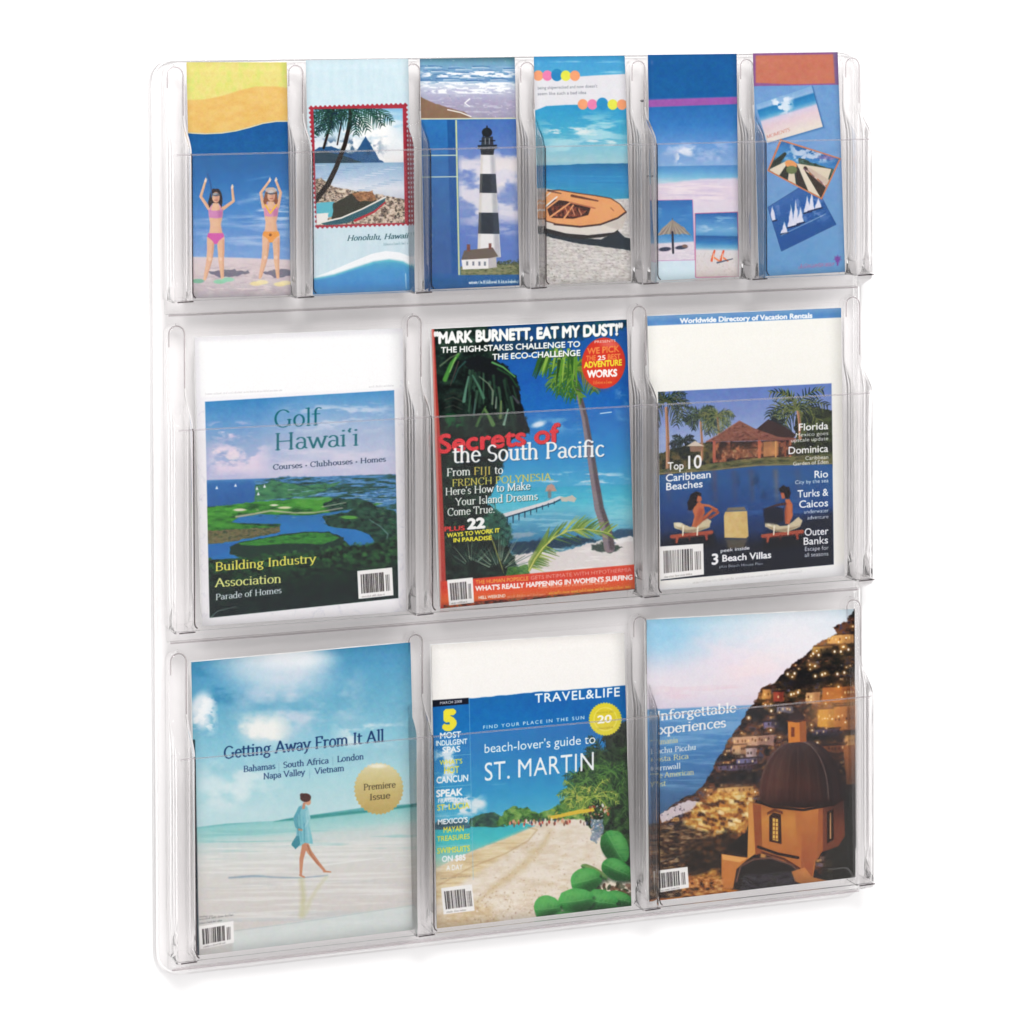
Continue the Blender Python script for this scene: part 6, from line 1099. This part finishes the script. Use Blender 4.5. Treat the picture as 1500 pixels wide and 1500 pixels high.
# curved ridge moulded low on the front sheet, and two fixing screws
def tube(name, pts, r, mat):
    cu = bpy.data.curves.new(name, 'CURVE'); cu.dimensions = '3D'; cu.bevel_depth = r; cu.bevel_resolution = 2
    sp = cu.splines.new('POLY'); sp.points.add(len(pts) - 1)
    for i, p in enumerate(pts): sp.points[i].co = (*p, 1)
    t = bpy.data.objects.new(name, cu); COL.objects.link(t); bpy.context.view_layer.update()
    me = bpy.data.meshes.new_from_object(t.evaluated_get(bpy.context.evaluated_depsgraph_get())); bpy.data.objects.remove(t)
    o = bpy.data.objects.new(name, me); COL.objects.link(o); me.materials.clear(); me.materials.append(mat)
    for p in me.polygons: p.use_smooth = True
    return o
for row in ROWS:
    n = len(row['ribs'])
    for i, x in enumerate(row['ribs']):
        v, f = rib_mesh(x, row, .009 if i in (0, n - 1) else .0082)
        at_rack(mesh_obj('divider', v, f, M_MOULD, smooth=True, solid=.0018))
    for i, x in enumerate(row['ribs']):
        zt, zb = row['zt'], row['zb']; hw = .0088 if i in (0, n - 1) else .0082; yb_ = -D - .0018
        hs = hw - .0012; zs = row['zs'] - .001; yo = -.0200; zl = zt + .036
        at_rack(tube('slot_outline', [(x - hs, yo, zs - .02)] + [(x - hs * math.cos(math.radians(a)), yo + .001 * math.sin(math.radians(a)), zs - hs + hs * math.sin(math.radians(a))) for a in range(0, 181, 18)] + [(x + hs, yo, (zs + zl) / 2), (x + hs, yo, zl)], .0006, M_EDGE_SHADE_PALE))  # added tube, its grey tint draws the shaded outline of the slot
        if i < n - 1:
            at_rack(tube('corner_shade_line', [(x + hw, -D + .001, zt + .001), (x + hw + .0003, yb_ + .001, zt - .002), (x + hw + .0004, yb_ + .0008, (zt + zb) / 2), (x + hw + .0004, yb_ + .0006, zb + .009), (x + hw + .0012, yb_, zb + .006), (x + hw + .0032, yb_, zb + .0042)], .00075, M_EDGE_SHADE))  # added tube, its dark tint draws the shade line at the divider's corner
        at_rack(tube('foot_shade_line', [(x - hw + (.001 if i else .003), yb_, zb + .0006), (x + hw + .001, yb_, zb + .0010)], .0007, M_EDGE_SHADE))  # added tube, dark colour painting the shade dash at the divider's foot
    at_rack(tube('underside_shade_line', [(.0115, -.0172, row['zb'] - .0150), (W - .0115, -.0172, row['zb'] - .0150)], .0008, M_EDGE_SHADE_PALE))  # added grey tube that strengthens the faint shade line below the slope
    zt, zb = row['zt'], row['zb']; xl, xr = .0092, .7428
    at_rack(tube('top_edge_glint', [(xl + .004, -D - .0012, zt), (xr - .004, -D - .0012, zt)], .0008, M_EDGE_GLINT))  # added pale tube, coloured so the sheet's top edge seems to catch light
    # front sheet, one piece across the row, curved round its outer ends
    pts = [(xl, -.030), (xl, -D + .004)] + [(xl + .004 - .004 * math.cos(math.radians(a)), -D - .0012 + .0052 - .0052 * math.sin(math.radians(a))) for a in (25, 50, 75)] + [(xl + .006, -D - .0012), (xr - .006, -D - .0012)] + [(xr - .004 + .004 * math.cos(math.radians(a)), -D - .0012 + .0052 - .0052 * math.sin(math.radians(a))) for a in (75, 50, 25)] + [(xr, -D + .004), (xr, -.030)]
    lo = []
    for z, cut in ((zb + .002, 0), (zb + .006, 0), (zt - .008, 0), (zt - .003, 0), (zt, 0)): lo.append([(x, y, z) for x, y in pts])
    v, f = loft(lo, False); at_rack(mesh_obj('front_sheet', v, f, M_SHEET, smooth=False, solid=.0024, bevel=.0006))
    # floor of the pockets and the sloping underside
    prof = [(-.0105, zb + .0015), (-D + .004, zb + .0015), (-D - .0005, zb + .0012), (-D - .0022, zb - .0004), (-D + .001, zb - .0035), (-.0225, zb - .0122), (-.0165, zb - .0142), (-.0105, zb - .0146)]
    xs = [xl - .0006, xl + .001, xr - .001, xr + .0006]
    lo = [[(x, y + (0.004 if k in (0, 3) else 0) * (1 if y < -.04 else 0), z) for y, z in prof] for k, x in enumerate(xs)]
    v, f = loft(lo, True, True, True); at_rack(mesh_obj('pocket_floor', v, f, M_MOULD, smooth=False, bevel=.0008))
    # raised bead under the row's brochures / along the top of the bays
    if zs_ := (row is not ROWS[0]):
        for a, b in zip(row['ribs'][:-1], row['ribs'][1:]):
            z = row['zs'] - .006
            v, f = loft([[(x, y, z + dz) for x, y in ((a + .010, -.0108), (b - .010, -.0108))] for dz, _ in ((0, 0),)] + [[(a + .010, -.0135, z - .002), (b - .010, -.0135, z - .002)], [(a + .010, -.0108, z - .0045), (b - .010, -.0108, z - .0045)]], False)
            at_rack(mesh_obj('bay_bead', v, f, M_MOULD, smooth=False))

at_rack(tube('moulded_ridge', [(.690, -.0492, .0462)] + [(.706, -.0492, .0462)] + [(.706 + .011 * math.sin(math.radians(a)), -.0492, .0352 + .011 * math.cos(math.radians(a))) for a in range(15, 91, 15)] + [(.717, -.0492, .028)], .0007, M_SHEET))
for x, z in ((.5018, .8350), (.4985, .7585)):
    lo = [[(x + r * math.cos(math.radians(a)), y, z + r * math.sin(math.radians(a))) for a in range(0, 360, 30)] for r, y in ((.0013, -.0112), (.0013, -.0150), (.0008, -.0158))]
    v, f = loft(lo, True, False, True); at_rack(mesh_obj('fixing_screw', v, f, M_STEEL))

# ------------------------------------------------------------------ papers
def paper(name, corners, im, mat_name, label, cat, group, thick, yt=-.020, yb=-.034, bow=.0, curl=.0, magazine=True, spine=None):
    """corners: (x, z) of top-left, top-right, bottom-right, bottom-left on the leaning cover"""
    TL, TR, BR, BL = corners; bx = (BL[0] + BR[0]) / 2; bz = min(BL[1], BR[1])
    root = empty(name, (bx, yb, bz), label, cat, group)
    def P(u, v, off=0.):
        x = (TL[0] * (1 - u) + TR[0] * u) * (1 - v) + (BL[0] * (1 - u) + BR[0] * u) * v
        z = (TL[1] * (1 - u) + TR[1] * u) * (1 - v) + (BL[1] * (1 - u) + BR[1] * u) * v
        y = yt * (1 - v) + yb * v + bow * math.sin(math.pi * v) + curl * (1 - v) ** 3 * (u - .5) ** 2 * 4 + off
        return (x - bx, y - yb, z - bz)
    nu, nv = 12, 20
    def sheet(nm, off, mat, ins=0.):
        v = [P(ins + (1 - 2 * ins) * i / nu, ins + (1 - 2 * ins) * j / nv, off) for j in range(nv + 1) for i in range(nu + 1)]
        uv = [(i / nu, 1 - j / nv) for j in range(nv + 1) for i in range(nu + 1)]
        f = [(j * (nu + 1) + i, (j + 1) * (nu + 1) + i, (j + 1) * (nu + 1) + i + 1, j * (nu + 1) + i + 1) for j in range(nv) for i in range(nu)]
        o = mesh_obj(nm, v, f, mat, root, uv, smooth=True); md = o.modifiers.new('paper', 'SOLIDIFY'); md.thickness = .00025; md.offset = -1
        return o
    m = print_mat(mat_name, im)
    if magazine:
        sheet('front_cover', 0, m)
        a = []; 
        for off in (.0005, thick):
            a.append([P(u, v, off) for u, v in ((.006, .004), (.994, .004), (.994, .997), (.006, .997))])
        nvv = 12; lo = []
        for j in range(nvv + 1):
            vv = .004 + .992 * j / nvv; lo.append([P(.004, vv, .0004), P(.994, vv, .0004), P(.992, vv, thick), P(.004, vv, thick)])
        v, f = loft(lo, True, True, True); mesh_obj('page_block', v, f, M_PAGES, root)
        sheet('back_cover', thick + .0004, M_LEAF)
    else:
        sheet('front_page', 0, m); sheet('folded_leaf', thick * .5, M_LEAF, .0015); sheet('back_page', thick, M_LEAF, .001)
    return root

G1, G2, G3 = 'folded brochures in the top row of the rack', 'magazines in the rack', 'magazines in the rack'
paper('brochure', [(.0296, .8801), (.1287, .8788), (.1278, .6548), (.0302, .6556)], print_swimmers(), 'ink_swimmers', 'brochure with two girls in snorkel masks raising arms under a yellow and orange wave', 'brochure', G1, .0012, magazine=False)
paper('brochure', [(.1479, .8806), (.2519, .8808), (.2506, .6548), (.1482, .6546)], print_stamp(), 'ink_stamp', 'pale blue brochure with a red edged postage stamp picture of palms and a peak', 'brochure', G1, .0014, magazine=False)
paper('brochure', [(.2639, .8805), (.3628, .8810), (.3619, .6555), (.2632, .6548)], print_lighthouse(), 'ink_lighthouse', 'dark blue brochure showing a black and white banded lighthouse', 'brochure', G1, .0012, magazine=False)
paper('brochure', [(.3830, .8812), (.4803, .8812), (.4812, .6556), (.3828, .6548)], print_rowing_boat(), 'ink_rowing_boat', 'brochure with an orange and white rowing boat on a beach and rows of coloured dots', 'brochure', G1, .0012, magazine=False)
paper('brochure', [(.5054, .8816), (.6031, .8816), (.5987, .6558), (.5026, .6548)], print_parasol_beach(), 'ink_parasol_beach', 'blue brochure with a magenta stripe and small pictures of a thatched parasol and red chairs', 'brochure', G1, .0012, magazine=False)
paper('brochure', [(.6213, .8818), (.7168, .8820), (.7180, .6562), (.6212, .6548)], print_snapshots(), 'ink_snapshots', 'blue brochure with a terracotta band and three tilted holiday snapshots', 'brochure', G1, .0012, magazine=False)
paper('magazine', [(.0361, .6166), (.2451, .6164), (.2429, .3410), (.0385, .3418)], print_golf(), 'ink_golf', 'white bordered magazine with a golf course and water on its cover', 'magazine', G2, .0045)
paper('magazine', [(.2747, .6144), (.4815, .6154), (.4838, .3456), (.2780, .3410)], print_south_pacific(), 'ink_south_pacific', 'magazine with palms and a jetty over turquoise sea above an orange red bottom band', 'magazine', G2, .0065)
paper('magazine', [(.5038, .6179), (.7201, .6176), (.7165, .3431), (.5075, .3426)], print_villas(), 'ink_villas', 'cream topped magazine with a tiled villa and two people on loungers by a pool', 'magazine', G2, .0045)
paper('magazine', [(.0311, .3050), (.2515, .3071), (.2534, .0280), (.0321, .0268)], print_shoreline_walk(), 'ink_shoreline_walk', 'pale blue magazine with a woman walking on wet sand and a gold seal', 'magazine', G2, .0045)
paper('magazine', [(.2733, .3027), (.4775, .2993), (.4790, .0268), (.2731, .0265)], print_beach_guide(), 'ink_beach_guide', 'magazine with a sandy beach, big green leaves and a yellow seal under a cream top', 'magazine', G2, .0045)
paper('magazine', [(.5020, .3106), (.7349, .3045), (.7282, .0299), (.4983, .0290)], print_dome_village(), 'ink_dome_village', 'magazine showing a brown tiled dome and a lit hillside town above the sea', 'magazine', G2, .0055)
bpy.data.objects.remove(_fobj)
